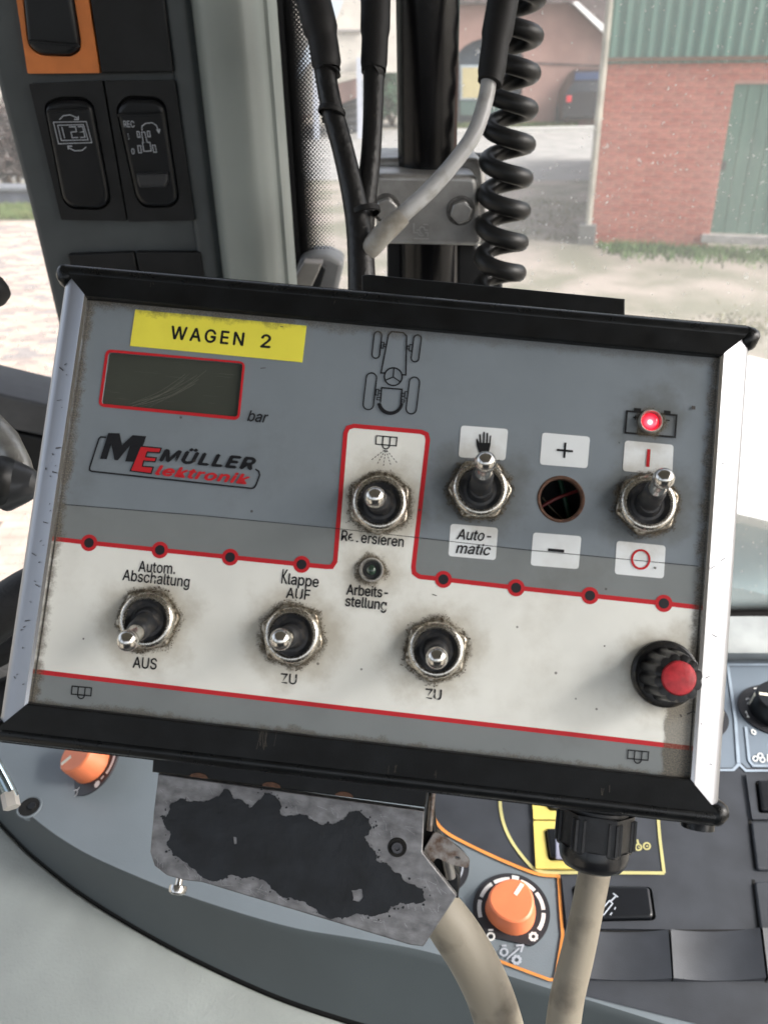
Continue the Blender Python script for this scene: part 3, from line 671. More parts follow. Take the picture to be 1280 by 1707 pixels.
# ridge across the top of each rocker, finger tab on the second
for f, a, b in ((S1[0], (80, 184), (146, 180)), (S2[0], (198, 190), (268, 188)), (S0[0], (50, 68), (130, 74))):
    p, q = V.p(*a, .006), V.p(*b, .006); MB().tube(smooth([(p[0], p[1] - .001, .0055), (p[0] + .001, p[1], .0062), ((p[0] + q[0]) / 2, (p[1] + q[1]) / 2, .0064), (q[0] - .001, q[1], .0062), (q[0], q[1] - .001, .0055)], 4), .0009, 10).build('ridge', m_rocker, f)
tb = V.ps([(227, 288), (280, 287), (281, 300), (276, 312), (233, 313), (228, 302)], .008)
MB().rslab(roundc(tb, .0012, 4), .005, .0092, .0018).build('finger_tab', mat('tab_grey', (.03, .032, .036), .4), S2[0])
hz = .00655
mk = lambda strokes, par, m=m_mark: multi('switch_symbol', strokes, m, hz, par, V, h=hz)
tfz = lambda q: (q[0] / 2.56, q[1] / 2.56)
def tz(L_): return [([tfz(q) for q in pts], wd, cl) for pts, wd, cl in L_]
mk(tz([([(228, 520), (368, 517), (392, 607), (250, 612)], 1.2, 1), ([(246, 533), (356, 530), (376, 595), (262, 598)], 1.2, 1),
       ([(264, 540), (276, 588)], 1.4, 0), ([(294, 540), (322, 539), (326, 560), (303, 562), (308, 586), (334, 585)], 1.4, 0), ([(332, 539), (352, 538), (358, 560), (340, 562), (358, 561), (363, 584), (342, 585)], 1.4, 0),
       ([(254, 508), (270, 492), (300, 488), (330, 502)], 1.3, 0), ([(316, 508), (334, 508), (334, 494)], 1.6, 0), ([(368, 625), (350, 640), (318, 642), (292, 628)], 1.3, 0), ([(308, 622), (290, 622), (292, 636)], 1.6, 0)]), S1[0])
mk(tz([([(584, 560), (594, 560), (598, 584), (588, 584)], 1.2, 1), ([(628, 558), (638, 558), (642, 582), (632, 582)], 1.2, 1), ([(604, 562), (618, 562), (628, 606), (612, 606)], 1.2, 1),
       ([(608, 606), (640, 606), (646, 642), (614, 644)], 1.3, 1), ([(588, 620), (600, 620), (604, 650), (592, 650)], 1.2, 1), ([(650, 618), (662, 618), (668, 648), (656, 648)], 1.2, 1),
       ([(606, 556), (606, 536), (622, 524), (650, 522), (668, 534), (676, 556)], 1.3, 0), ([(668, 550), (678, 564), (682, 548)], 1.8, 0)]), S2[0])
for s_, a, b, cp in (('REC', (206.5, 211), (224.5, 211.5), 9.5), ('1', (214, 231.5), (215.8, 231.5), 9), ('0', (219.5, 256), (224.5, 256.3), 8.5)):
    text(s_, V.p(*a, hz), V.p(*b, hz), cp * V.sc(200, 200), m_mark, S2[0], hz, name='lettering', bold=.01)

# ---- windscreen with its dotted edge print, and the side window
def glass_mat():
    m = bpy.data.materials.new('window_glass'); m.use_nodes = True; t = m.node_tree; n = t.nodes; L = t.links; n.clear()
    out = n.new('ShaderNodeOutputMaterial'); tr = n.new('ShaderNodeBsdfTransparent'); gl = n.new('ShaderNodeBsdfGlossy'); gl.inputs['Roughness'].default_value = .03
    df = n.new('ShaderNodeBsdfTranslucent'); df.inputs[0].default_value = (.85, .84, .80, 1)
    d2 = n.new('ShaderNodeBsdfDiffuse'); d2.inputs[0].default_value = (.85, .84, .80, 1); ad = n.new('ShaderNodeMixShader'); L.new(df.outputs[0], ad.inputs[1]); L.new(d2.outputs[0], ad.inputs[2])
    ad.inputs[0].default_value = .35
    m1 = n.new('ShaderNodeMixShader'); m1.inputs[0].default_value = .035; L.new(tr.outputs[0], m1.inputs[1]); L.new(gl.outputs[0], m1.inputs[2])
    tc = n.new('ShaderNodeTexCoord')
    def spots(sc, thr, r0_, r1_, dist=.0):
        vo = n.new('ShaderNodeTexVoronoi'); vo.inputs['Scale'].default_value = sc; nz = n.new('ShaderNodeTexNoise'); nz.inputs['Scale'].default_value = sc * 2.2
        L.new(tc.outputs['Object'], nz.inputs['Vector']); ml = n.new('ShaderNodeVectorMath'); ml.operation = 'MULTIPLY_ADD'; L.new(nz.outputs['Color'], ml.inputs[0]); ml.inputs[1].default_value = (.9 / sc,) * 3; L.new(tc.outputs['Object'], ml.inputs[2])
        L.new(ml.outputs[0], vo.inputs['Vector']); se = n.new('ShaderNodeSeparateColor'); L.new(vo.outputs['Color'], se.inputs[0])
        gt = n.new('ShaderNodeMapRange'); gt.inputs[1].default_value = thr; gt.inputs[2].default_value = 1; L.new(se.outputs[0], gt.inputs[0])
        mr = n.new('ShaderNodeMapRange'); mr.inputs[1].default_value = r0_; mr.inputs[2].default_value = r1_; L.new(vo.outputs['Distance'], mr.inputs[0])
        mm = n.new('ShaderNodeMath'); mm.operation = 'MULTIPLY'; L.new(gt.outputs[0], mm.inputs[0]); L.new(mr.outputs[0], mm.inputs[1]); return mm.outputs[0]
    a = spots(230, .50, .26, .12); b = spots(75, .62, .16, .08)
    mx = n.new('ShaderNodeMath'); mx.operation = 'MAXIMUM'; L.new(a, mx.inputs[0]); L.new(b, mx.inputs[1])
    nz = n.new('ShaderNodeTexNoise'); nz.inputs['Scale'].default_value = 7; nz.inputs['Detail'].default_value = 6; L.new(tc.outputs['Object'], nz.inputs['Vector'])
    mr = n.new('ShaderNodeMapRange'); mr.inputs[1].default_value = .35; mr.inputs[2].default_value = .75; mr.inputs[3].default_value = FILM[0]; mr.inputs[4].default_value = FILM[1]; L.new(nz.outputs[0], mr.inputs[0])
    n3 = n.new('ShaderNodeTexNoise'); n3.inputs['Scale'].default_value = 11; n3.inputs['Detail'].default_value = 4; L.new(tc.outputs['Object'], n3.inputs['Vector'])
    m3 = n.new('ShaderNodeMapRange'); m3.inputs[1].default_value = .38; m3.inputs[2].default_value = .68; m3.inputs[3].default_value = .15; L.new(n3.outputs[0], m3.inputs[0])
    m4 = n.new('ShaderNodeMath'); m4.operation = 'MULTIPLY'; L.new(mx.outputs[0], m4.inputs[0]); L.new(m3.outputs[0], m4.inputs[1])
    sc_ = n.new('ShaderNodeMath'); sc_.operation = 'MULTIPLY_ADD'; L.new(m4.outputs[0], sc_.inputs[0]); sc_.inputs[1].default_value = .7; L.new(mr.outputs[0], sc_.inputs[2])
    m2 = n.new('ShaderNodeMixShader'); L.new(sc_.outputs[0], m2.inputs[0]); L.new(m1.outputs[0], m2.inputs[1]); L.new(ad.outputs[0], m2.inputs[2]); L.new(m2.outputs[0], out.inputs[0]); return m
FILM = (.17, .31)  # dust film; its opacity also paints the washed-out haze over the yard
m_glass = glass_mat()
GY = .66; W_ = upright(GY)
wx0, wx1 = W_.p(440, 200)[0], W_.p(1280, 200)[0] + .5
zt, zb = W_.p(900, 0)[1] + .12, W_.p(1250, 1022)[1]
ws = thing('windscreen', 'dusty windscreen pane with a black dotted border behind the black pole', 'window pane', W_.M)
MB().fill([[(wx0, zb), (wx1, zb), (wx1, zt), (wx0, zt)]], 0).build('pane', m_glass, ws, ang=0)
# black band and dots printed on the glass: along the pillar
m_frit = mat('print_black', (.006, .006, .007), .5)
xb, xe = W_.p(452, 230)[0], W_.p(490, 230)[0]
MB().fill([[(xb, zb), (xe, zb), (xe, zt), (xb, zt)]], .0006).build('black_band', m_frit, ws, ang=0)
dots = MB(); pit = .0029; ncol = 9
y = zt; r_ = 0
while y > W_.p(500, 470)[1] - .02:
    for c in range(ncol):
        x = xe + (c + (.5 if r_ % 2 else 0)) * pit; k = c + (.5 if r_ % 2 else 0)
        rr = pit * (.56 - .052 * k)
        if rr > .0002: dots.disc((x, y), rr, .0006, 8)
    y -= pit * .5; r_ += 1
o = dots.build('dot_print', m_frit, ws, ang=0); o['kind'] = 'stuff'
# bottom band of the windscreen on the right
bb = MB(); xa = W_.p(1150, 1020)[0]; z1_ = W_.p(1250, 1018)[1]
bb.fill([[(xa, zb - .01), (wx1, zb - .01), (wx1, z1_), (xa, z1_)]], .0006); bb.build('black_band', m_frit, ws, ang=0)
dots = MB()
for r_ in range(12):
    rr = pit * (.50 - .04 * r_); x = xa
    while x < xa + .2 and rr > .0002:
        dots.disc((x + (pit / 2 if r_ % 2 else 0), z1_ + r_ * pit * .5), rr, .0006, 8); x += pit
dots.build('dot_print', m_frit, ws, ang=0)['kind'] = 'stuff'
sp = thing('side_window', 'dusty side window pane left of the switch pillar', 'window pane', W_.M)
MB().fill([[(W_.p(-200, 300)[0], W_.p(0, 1250)[1]), (W_.p(150, 300)[0] , W_.p(0, 1250)[1]), (W_.p(150, 300)[0], zt), (W_.p(-200, 300)[0], zt)]], .003).build('pane', m_glass, sp, ang=0)
# lower frame of the side window
sb = upright(.60)
sfm = thing('window_sill_bar', 'dark grey bar under the side window at the left edge', 'window frame', sb.M)
MB().rslab(sb.ps([(-60, 642), (110, 683), (110, 736), (-60, 700)]), -.05, 0, .003).build('upper_bar', mat('bar_grey', (.075, .078, .085), .4, bump=.1, bs=800), sfm)
MB().rslab(sb.ps([(-60, 704), (110, 738), (110, 792), (90, 800), (60, 800), (30, 800), (-60, 770)], -.004), -.05, -.004, .003).build('lower_bar', m_plast, sfm)
# pale trim pieces at the foot of the windscreen
tr_ = upright(.64); tm = thing('dash_vent_trim', 'grey moulded trim behind the box top left of the taped cables', 'dash trim', tr_.M)
MB().rslab(roundc(tr_.ps([(478, 500), (500, 432), (524, 424), (548, 424), (574, 438), (560, 500)]), .004, 4), -.03, 0, .004).build('vent_body', mat('trim_mid', (.16, .165, .17), .5, bump=.2, bs=900), tm)
MB().rslab(tr_.ps([(470, 500), (507, 437), (538, 438), (510, 500)], .012), 0, .012, .0015).build('vent_cover', mat('trim_taupe', (.22, .21, .20), .5, bump=.2, bs=900), tm)
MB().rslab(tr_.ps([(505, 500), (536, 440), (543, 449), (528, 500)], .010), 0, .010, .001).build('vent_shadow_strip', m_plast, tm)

# ---- pole with clamp
Pf = upright(.515)
m_pole = mat('pole_black', (.004, .004, .005), .24, var=.3, vs=30, bump=.05, bs=200, rvar=.06, spec=.3)
pc = Pf.p(715, 240); PR = 51 * Pf.sc(715, 240)
pole = thing('mounting_pole', 'thick glossy black vertical pole held by the steel clamp', 'pole', Matrix.Translation((pc[0], .515 + PR, 2.2)))
MB().lathe([(PR, -.30), (PR, .9)], None, 48).build('tube', m_pole, pole)
MB().box((PR * .25, -PR - .004, -.04), (.006, .004, .30)).build('rear_strip', m_plast, pole, ang=0)
clF = upright(.515 - .016)
cl = thing('pole_clamp', 'worn steel two bolt clamp around the black pole', 'clamp', clF.M)
m_steel = mat('clamp_steel', (.42, .42, .42), .40, metal=.7, var=.25, vs=60, bump=.2, bs=700, rvar=.1, col2=(.25, .245, .235))
ol = roundc(clF.ps([(622, 288), (797, 291), (804, 411), (630, 407)]), .0055, 7)
MB().rslab(ol, -.028, 0, .0035, 5).build('front_half', m_steel, cl)
ob = roundc(clF.ps([(624, 262), (806, 262), (822, 408), (636, 404)], -.03), .006, 6)
MB().rslab(ob, -.075, -.030, .003).build('rear_half', m_steel, cl)
MB().rslab(roundc(clF.ps([(612, 258), (830, 258), (832, 276), (612, 276)], -.05), .002), -.062, -.05, .002).build('rubber_pad', m_plast, cl)
for (bx, by) in ((769, 353), (644, 349)):
    c = clF.p(bx, by, .004); s_ = clF.sc(bx, by); bt = sub('bolt', cl, Matrix.Translation((*c, 0)))
    MB().lathe([(24 * s_, .0001), (23.5 * s_, .0007), (21 * s_, .0008)], None, 32).build('washer', mat('washer', (.16, .155, .15), .5, metal=.8, var=.3, vs=300), bt)
    MB().rslab(roundc([(19.5 * s_ * math.cos(R(60 * k + 15)), 19.5 * s_ * math.sin(R(60 * k + 15))) for k in range(6)], .0012, 3), .0006, .0056, .0012).build('hex_head', m_steel, bt, ang=25)
tf = lambda q: (670 + q[0] / 18.29, 355 + q[1] / 18.29)
multi('stamped_emblem', [(q, 2.0, 0) for q in ([(360, 300), (360, 590), (480, 590), (530, 665), (600, 690), (670, 660)], [(440, 505), (525, 520), (545, 440), (610, 408), (668, 430), (695, 505), (800, 520)],
      [(700, 595), (790, 590), (785, 715)], [(365, 768), (600, 772), (812, 778)], [(640, 335), (800, 345)], [(540, 520), (560, 600), (620, 630)])], mat('steel_bright', (.62, .62, .62), .35, metal=.8), .0004, cl, clF, tf, h=.0004)
# lower black parts between clamp and box
lf = upright(.53); lb = thing('pole_bracket', 'black bracket bars below the steel clamp behind the box', 'bracket', lf.M)
MB().rslab(lf.ps([(646, 400), (676, 400), (676, 520), (646, 520)]), -.02, 0, .001).build('bar', m_plast, lb)
MB().rslab(lf.ps([(762, 400), (790, 402), (800, 420), (838, 470), (838, 530), (762, 530)], -.01), -.04, -.01, .002).build('bar', m_plast, lb)
# black plate bolted to the top of the box
tpf = Frame(B.o - B.N * .030, B.U, B.V)
tp = thing('mounting_plate', 'flat black steel plate rising behind the top rail of the box', 'bracket plate', tpf.M)
MB().rslab([tpf.p(*q) for q in ((603, 458), (612, 456), (1042, 497), (1042, 540), (604, 510))], -.006, 0, .0006).build('plate', m_rail, tp)

# ---- cables in front of the pole
def cable(name, pts, wid, m, label, cat, group=None, seg=18, n=8):
    P = [at(x, y, d) for x, y, d in pts]; o0 = P[-1]
    q = smooth([tuple(p - o0) + (wd / 2 * d / FPX,) for p, (x, y, d), wd in zip(P, pts, wid)], n)
    t_ = thing(name, label, cat, o0, group)
    MB().tube([v[:3] for v in q], [v[3] for v in q], seg).build('jacket', m, t_)
    return t_, o0
m_slv = mat('sleeve_black', (.0085, .0085, .009), .6, spec=.3, var=.15, vs=100, bump=.2, bs=1200)
m_tape = mat('tape_black', (.006, .006, .0065), .42, spec=.4, var=.6, vs=160, bump=.5, bs=260, col2=(.05, .043, .035), thr=(.22, .36), rvar=.12)
m_wht = mat('hose_grey', (.36, .365, .37), .38, var=.12, vs=80, bump=.15, bs=700, col2=(.19, .18, .155), thr=(.28, .5))
cA, oA = cable('taped_cable', [(540, 108, .43), (553, 180, .43), (572, 250, .43), (590, 330, .43), (600, 400, .43), (604, 500, .43)], [36, 37, 37, 40, 44, 48], m_tape, 'black taped cable running down from the leftmost black sleeve', 'cable', 'taped cables in front of the pole')
MB().tube([v - oA for v in smooth([at(506, -60, .43), at(522, 0, .43), at(537, 60, .43), at(545, 112, .43), at(546, 118, .43)], 5)], [q * .43 / FPX for q in [30] * 5 + [29] * 5 + [25] * 5 + [22] * 3 + [23, 20, 18]], 20).build('sleeve', m_slv, cA)
cB, oB = cable('taped_cable', [(623, 108, .435), (622, 180, .435), (618, 260, .435), (610, 330, .435), (604, 400, .438), (606, 440, .44)], [36, 34, 34, 36, 38, 38], m_tape, 'black taped cable between the leftmost sleeve and the pole', 'cable', 'taped cables in front of the pole')
MB().tube([v - oB for v in smooth([at(624, -60, .435), at(626, 0, .435), at(625, 60, .435), at(623, 112, .435), at(623, 118, .435)], 5)], [q * .435 / FPX for q in [27] * 5 + [25] * 5 + [22.5] * 5 + [21] * 3 + [22, 21, 18]], 20).build('sleeve', m_slv, cB)
cC, oC = cable('grey_hose', [(817, 120, .42), (808, 170, .42), (790, 222, .42), (757, 270, .42), (714, 318, .42), (668, 360, .42), (628, 398, .425), (612, 420, .43)], [27, 27, 27, 27, 28, 28, 31, 33], m_wht, 'pale grey hose crossing in front of the steel clamp', 'hose')
MB().tube([v - oC for v in smooth([at(846, -60, .42), at(838, 0, .42), at(826, 70, .42), at(818, 128, .42), at(816, 138, .42)], 5)], [q * .42 / FPX for q in [27] * 5 + [26] * 5 + [23] * 5 + [21] * 3 + [21, 19, 16]], 20).build('sleeve', m_slv, cC)
MB().tube([v - oC for v in smooth([at(672, 358, .419), at(640, 388, .422), at(612, 420, .428)], 4)], [q * .42 / FPX for q in (15.5, 17, 17.5, 18, 18, 18, 18, 17, 15)], 18).build('hose_end', mat('hose_clear', (.36, .35, .32), .3, var=.2, vs=150, col2=(.2, .18, .15)), cC)
for (x, y, d, par, oo, wd, an) in ((553, 186, .428, cA, oA, 21, -12), (610, 352, .428, cB, oB, 22, 10)):
    M_ = Matrix.Translation(at(x, y, d) - oo) @ cm.to_3x3().to_4x4() @ Matrix.Rotation(R(90), 4, 'X') @ Matrix.Rotation(R(an), 4, 'Y')
    s_ = d / FPX; tie = MB().lathe([(wd * s_, -.0016), (wd * s_ * 1.1, -.0012), (wd * s_ * 1.1, .0012), (wd * s_, .0016)], M_, 28, cap=False)
    tie.box((-wd * s_ * .35, -wd * s_ * 1.0, 0), (.0055, .004, .0055), M_); tie.build('cable_tie', m_slv, par, ang=30)
# coiled cable
hp = []; NT = 10.2
for i in range(int(NT * 26)):
    t = i / 26; y = -45 + t * 66 - .95 * t * t; cx_ = 864 - .064 * (y + 40) ; rr = 35 - .010 * y; a = 2 * math.pi * t + 2.2
    d = .475; s_ = d / FPX
    hp.append(at(cx_, y, d) + rt * (rr * s_ * math.cos(a)) + Vector((0, 1, 0)) * (rr * s_ * math.sin(a)))
oo = hp[-1].copy()
cc = thing('coiled_cable', 'black spiral coiled cable hanging right of the pole', 'coiled cable', oo)
MB().tube([p - oo for p in hp], 14.5 * .475 / FPX, 14).build('coil', mat('coil_black', (.008, .0085, .009), .42, spec=.4, var=.2, vs=60, bump=.1, bs=900), cc)

# ---- steel plate under the box, cables leaving downwards
Lf = Frame(B.o - B.N * .016, B.U, B.V)
br = thing('steel_bracket', 'bare steel bracket plate with flaking black paint under the box', 'bracket', Lf.M)
po = lambda L_, h=0: [Lf.p(*q, h) for q in L_]
z4 = lambda q: (220 + q[0] / 2.0645, 1240 + q[1] / 2.0645)
m_bare = mat('bare_steel', (.27, .27, .275), .42, metal=.6, var=.3, vs=200, bump=.35, bs=1400, col2=(.11, .108, .112), thr=(.30, .70), rvar=.15, detail=10, stretch=(1, 1.5, 1))
m_paint = mat('old_paint', (.008, .010, .013), .42, var=.3, vs=120, bump=.25, bs=300, rvar=.12, spec=.35)
outl = po([z4(q) for q in [(90, 104), (1006, 232), (1000, 375), (1118, 525), (1003, 700), (955, 694), (240, 478), (180, 472)]] + [z4(q) for q in [(120, 455), (78, 422), (62, 375), (75, 230)]])
MB().rslab(outl, -.003, 0, .0004).build('plate', m_bare, br)
pat = [(120, 250), (135, 205), (175, 190), (205, 200), (265, 195), (320, 155), (350, 190), (390, 205), (405, 222), (425, 205), (455, 170), (495, 180), (515, 215), (510, 240), (600, 245), (660, 280), (700, 275), (745, 238), (790, 240), (825, 290), (800, 320), (838, 370), (840, 400), (900, 440), (1000, 500), (1010, 540), (960, 548), (890, 560), (840, 592), (780, 585), (710, 597), (640, 580), (600, 550), (540, 530), (480, 500), (440, 465), (390, 462), (330, 455), (300, 470), (220, 435), (190, 410), (140, 385), (120, 340), (130, 300), (108, 270)]
def rag(L_, amp, it=4):
    P = [Vector(q) for q in L_]
    for k in range(it):
        Q = []
        for i in range(len(P)):
            a, b = P[i], P[(i + 1) % len(P)]; m = (a + b) / 2; d = b - a; n_ = Vector((-d.y, d.x)); l = max(1e-6, n_.length); n_ /= l
            Q += [a, m + n_ * random.uniform(-1, 1) * l * amp]
        P = Q
    return [tuple(q) for q in P]
isl = [[(755, 505), (790, 500), (795, 525), (782, 545), (760, 540)], [(350, 320), (360, 322), (361, 345), (352, 346)], [(415, 458), (440, 470), (446, 462), (430, 452)]]
MB().slab([po([z4(q) for q in rag(pat, .18)]), po([z4(q) for q in rag(isl[0], .12, 2)]), po([z4(q) for q in isl[1]])], 0, .00022).build('flaking_paint', m_paint, br, ang=0)
fk = MB(); pv = [Vector(z4(q)) for q in pat]
for k in range(90):
    i = random.randrange(len(pv)); q = pv[i].lerp(pv[(i + 1) % len(pv)], random.random()); cc_ = Vector((480, 1430)); q = q + (q - cc_).normalized() * random.uniform(1, 12) + Vector((0, random.uniform(-3, 3)))
    r0_ = random.uniform(.6, 2.6); fk.slab([Lf.ps([(q.x + r0_ * random.uniform(.5, 1.3) * math.cos(a), q.y + r0_ * random.uniform(.5, 1.2) * math.sin(a)) for a in (0, 1, 2, 3, 4, 5.2)])], 0, .00018)
fk.build('paint_flecks', m_paint, br, ang=0)['kind'] = 'stuff'
sx_ = MB()
for k in range(150):
    x, y = random.uniform(262, 740), 0; y = random.uniform(1300, 1345) + (x - 262) * .14 if random.random() < .45 else random.uniform(1436, 1450) + (x - 276) * .27 if x < 640 else random.uniform(1440, 1545)
    if x < 300 and random.random() < .5: y = random.uniform(1310, 1430)
    if x > 700: y = random.uniform(1460, 1520)
    a = random.gauss(-.7, .5); L_ = random.uniform(2, 9); c = Vector(Lf.p(x, y)); s_ = Lf.sc(x, y); d = Vector((math.cos(a), math.sin(a))) * L_ * s_
    sx_.stroke([tuple(c - d), tuple(c + d)], random.uniform(.00003, .00008), .00009)
sx_.build('scratches', mat('scratch_bright', (.45, .45, .46), .35, metal=.7), br, ang=0)['kind'] = 'stuff'
c = Lf.p(662, 1413); s_ = Lf.sc(662, 1413)
scw = sub('countersunk_screw', br, Matrix.Translation((*c, 0)))
MB().lathe([(16 * s_, .0001), (15 * s_, .0003), (9 * s_, .0002)], None, 28).build('dark_ring', m_slot, scw)
MB().lathe([(9.5 * s_, .0002), (9 * s_, .0008), (4.5 * s_, .0008), (4 * s_, .0003)], None, 24).build('screw_head', mat('screw_dark', (.08, .08, .085), .4, metal=.8), scw)
cfm = Lf.M
MB().rslab(po([(255, 1256), (716, 1308), (708, 1347), (253, 1288)], .004), -.012, .004, .0006).build('angle_strip', m_rail, br)
for (x, y) in ((z4((230, 116))), (z4((480, 148))), (z4((730, 181)))):
    c = Lf.p(x, y, .0042); s_ = Lf.sc(x, y); MB().fill([[(c[0] + 15 * s_ * math.cos(R(a)), c[1] + 7 * s_ * math.sin(R(a)) - x * 0) for a in range(-8, 190, 12)]], .0043).build('rust_spot', m_rust, br, ang=0)
# small screw under the plate
c = Lf.p(297, 1480, -.004); s_ = Lf.sc(297, 1480)
ss = sub('loose_screw', br, Matrix.Translation((c[0], c[1], -.004)) @ Matrix.Rotation(R(72), 4, 'X') @ Matrix.Rotation(R(0), 4, 'X'))
m_scr2 = mat('screw_bright', (.70, .69, .66), .25, metal=1, var=.15, vs=600)
MB().lathe([(6 * s_, -.0045), (6 * s_, -.0008), (14 * s_, -.0006), (15.5 * s_, .0004), (14 * s_, .0014), (9 * s_, .0020), (.00001, .0021)], None, 28).build('screw_head', m_scr2, ss)
# tab of the clamp lever and its dark hinge block
hg = thing('clamp_lever', 'rusty steel lever tab sticking out right of the flaking plate', 'lever', Frame(B.o - B.N * .022, B.U, B.V).M)
HF = Frame(B.o - B.N * .022, B.U, B.V); hp_ = lambda L_, h: [HF.p(*q, h) for q in L_]
m_tab = mat('tab_steel', (.30, .28, .26), .45, metal=.7, var=.4, vs=400, bump=.4, bs=900, col2=(.12, .07, .045), thr=(.3, .6))
MB().rslab(hp_([(715, 1320), (722, 1318), (730, 1400), (768, 1462), (764, 1500), (735, 1490), (700, 1430)], -.004), -.02, -.004, .001).build('hinge_block', m_rail, hg)
tbh = roundc(hp_([(706, 1420), (724, 1388), (748, 1400), (784, 1434), (780, 1448), (752, 1442), (728, 1430), (716, 1446)], .002), .0008, 3)
hol = [(q.x, q.y) for q in (Vector(HF.p(762, 1431, .002)) + Vector((.0009 * math.cos(a), .0005 * math.sin(a))) for a in [k * .63 for k in range(10)])]
MB().slab([tbh, hol], .0006, .002, True).build('tab', m_tab, hg, ang=0)
MB().tube([Vector((*HF.p(738, 1398, .0), 0)), Vector((*HF.p(752, 1470, .0), -.004))], .0016, 12).build('pin', m_steel, hg)
MB().tube([Vector((*HF.p(722, 1322, 0), -.002)), Vector((*HF.p(716, 1388, 0), -.002))], .0009, 12).build('pin', m_tab, hg)
# beige cables
m_bei = mat('cable_beige', (.28, .25, .195), .5, var=.15, vs=60, bump=.12, bs=500, col2=(.10, .085, .065), thr=(.26, .44), detail=8)
d0 = .262
cable('beige_cable', [(997, 1425, .262), (988, 1470, .262), (978, 1520, .262), (963, 1590, .262), (946, 1660, .262), (936, 1730, .262), (930, 1790, .262)], [52, 53, 53, 55, 57, 58, 60], m_bei, 'beige cable leaving the black gland under the box', 'cable', 'beige cables below the box')
cable('beige_cable', [(700, 1475, .280), (730, 1515, .280), (760, 1556, .280), (790, 1605, .280), (816, 1660, .280), (834, 1720, .280), (844, 1790, .280)], [74, 76, 80, 80, 80, 82, 84], m_bei, 'thicker beige cable coming from behind the flaking steel plate', 'cable', 'beige cables below the box')

# ---- console: a gently tilted top
ZK = 2.27
dv = ray(1050, 40); dv.z = 0; dv.normalize(); tl = R(9)
Vk = (dv * math.cos(tl) + Vector((0, 0, 1)) * math.sin(tl)); Uk = dv.cross(Vector((0, 0, 1))).normalized()
d_ = ray(900, 1450); ok = CAM + d_ * ((ZK - CAM.z) / d_.z)
K = Frame(ok, Uk, Vk)
con = thing('side_console', 'slate grey side console with black switch field below the box', 'console', K.M)
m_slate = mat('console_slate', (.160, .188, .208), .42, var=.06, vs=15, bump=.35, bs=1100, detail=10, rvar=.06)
m_slate_shaded = mat('console_slate_shaded', (.068, .082, .087), .45, var=.06, vs=15, bump=.12, bs=1400)  # same slate plastic, colour darkened to paint in the shade on the flank
m_pale = mat('console_pale', (.31, .335, .32), .55, var=.06, vs=25, bump=.7, bs=520, detail=10)
crest = smooth([(-120, 1180), (-40, 1265), (40, 1350), (124, 1412), (225, 1460), (330, 1500), (480, 1545), (600, 1566), (723, 1590), (913, 1648), (1000, 1674), (1153, 1722), (1400, 1800)], 6)
seam_ = smooth([(-160, 1180), (-60, 1300), (22, 1392), (75, 1441), (150, 1497), (262, 1564), (375, 1621), (480, 1666), (600, 1705), (760, 1750), (900, 1790), (1100, 1850), (1400, 1930)], 6)
kc_ = [K.p(x, y) for x, y in crest]
top = [K.p(1400, 1075), K.p(-160, 1040)]
MB().fill([[tuple(q) for q in kc_] + [top[0], top[1]]], 0).build('top_panel', m_slate, con, ang=0)
ks_ = [K.p(x, y, -.040) for x, y in seam_]
rows = []
for t, hz_ in ((0, 0), (.06, -.0012), (.13, -.0042), (.22, -.0085), (.6, -.024), (1, -.040)):
    ex = .018 * math.sin(min(1, t / .25) * math.pi / 2)
    rows.append([(a[0] * (1 - t) + b[0] * t, a[1] * (1 - t) + b[1] * t, hz_) for a, b in zip(kc_, ks_)])
MB().loft(rows, closed=False, flip=True).build('flank', m_slate_shaded, con, fix=False)
gp = [[(b[0], b[1], -.040) for b in ks_], [(b[0] - .0006, b[1] - .0012, -.046) for b in ks_]]
MB().loft(gp, closed=False, flip=True).build('seam_gap', m_slot, con, ang=0)
g2 = MB().loft([[(b[0] - .0004, b[1] - .0008, -.046) for b in ks_], [(b[0] - .001, b[1] - .0026, -.0415) for b in ks_], [(b[0] - .003, b[1] - .006, -.0400) for b in ks_], [(b[0] - .02, b[1] - .03, -.043) for b in ks_], [(b[0] - .06, b[1] - .09, -.065) for b in ks_], [(b[0] - .12, b[1] - .2, -.12) for b in ks_]], closed=False, flip=True)
sd_ = g2.build('side_cover', m_pale, con)
def kp(L_, h=0): return [K.p(*q, h) for q in L_]
# black field
m_field = mat('field_black', (.036, .040, .048), .45, var=.15, vs=40, bump=.3, bs=1500)
fld = [(719, 1240), (720, 1355), (728, 1372), (745, 1388), (790, 1412), (840, 1434), (880, 1449), (905, 1456), (931, 1458), (936, 1540), (943, 1600), (930, 1642), (965, 1659), (1153, 1706), (1340, 1760), (1340, 1281), (1262, 1281), (1244, 1281), (1236, 1273), (1225, 1281), (1150, 1281), (1150, 1240)]
MB().fill([kp(fld)], .0006).build('switch_field', m_field, con, ang=0)
m_oline = mat('line_orange', (.66, .26, .06), .5); m_yline = mat('line_yellow', (.50, .46, .20), .5); m_bline = mat('line_bluegrey', (.30, .36, .43), .5)
z6 = lambda q: (720 + q[0] / 5.021, 1300 + q[1] / 5.021)
def kline(L_, wd, m, name, h=.0012): return MB().stroke(smooth(kp(L_, h), 5) if len(L_) > 5 else kp(L_, h), wd * K.sc(*L_[0], h), h).build(name, m, con, ang=0)
kline([(721, 1240), (721, 1300), (721, 1352), (727, 1370), (745, 1389), (790, 1413), (840, 1436), (885, 1454), (905, 1459), (931, 1461)], 5, m_oline, 'orange_line')
kline([(931, 1459), (934, 1510), (938, 1560), (926, 1634)], 5, m_oline, 'orange_line'); kline([(830, 1602), (916, 1634), (926, 1634)], 5, m_oline, 'orange_line')
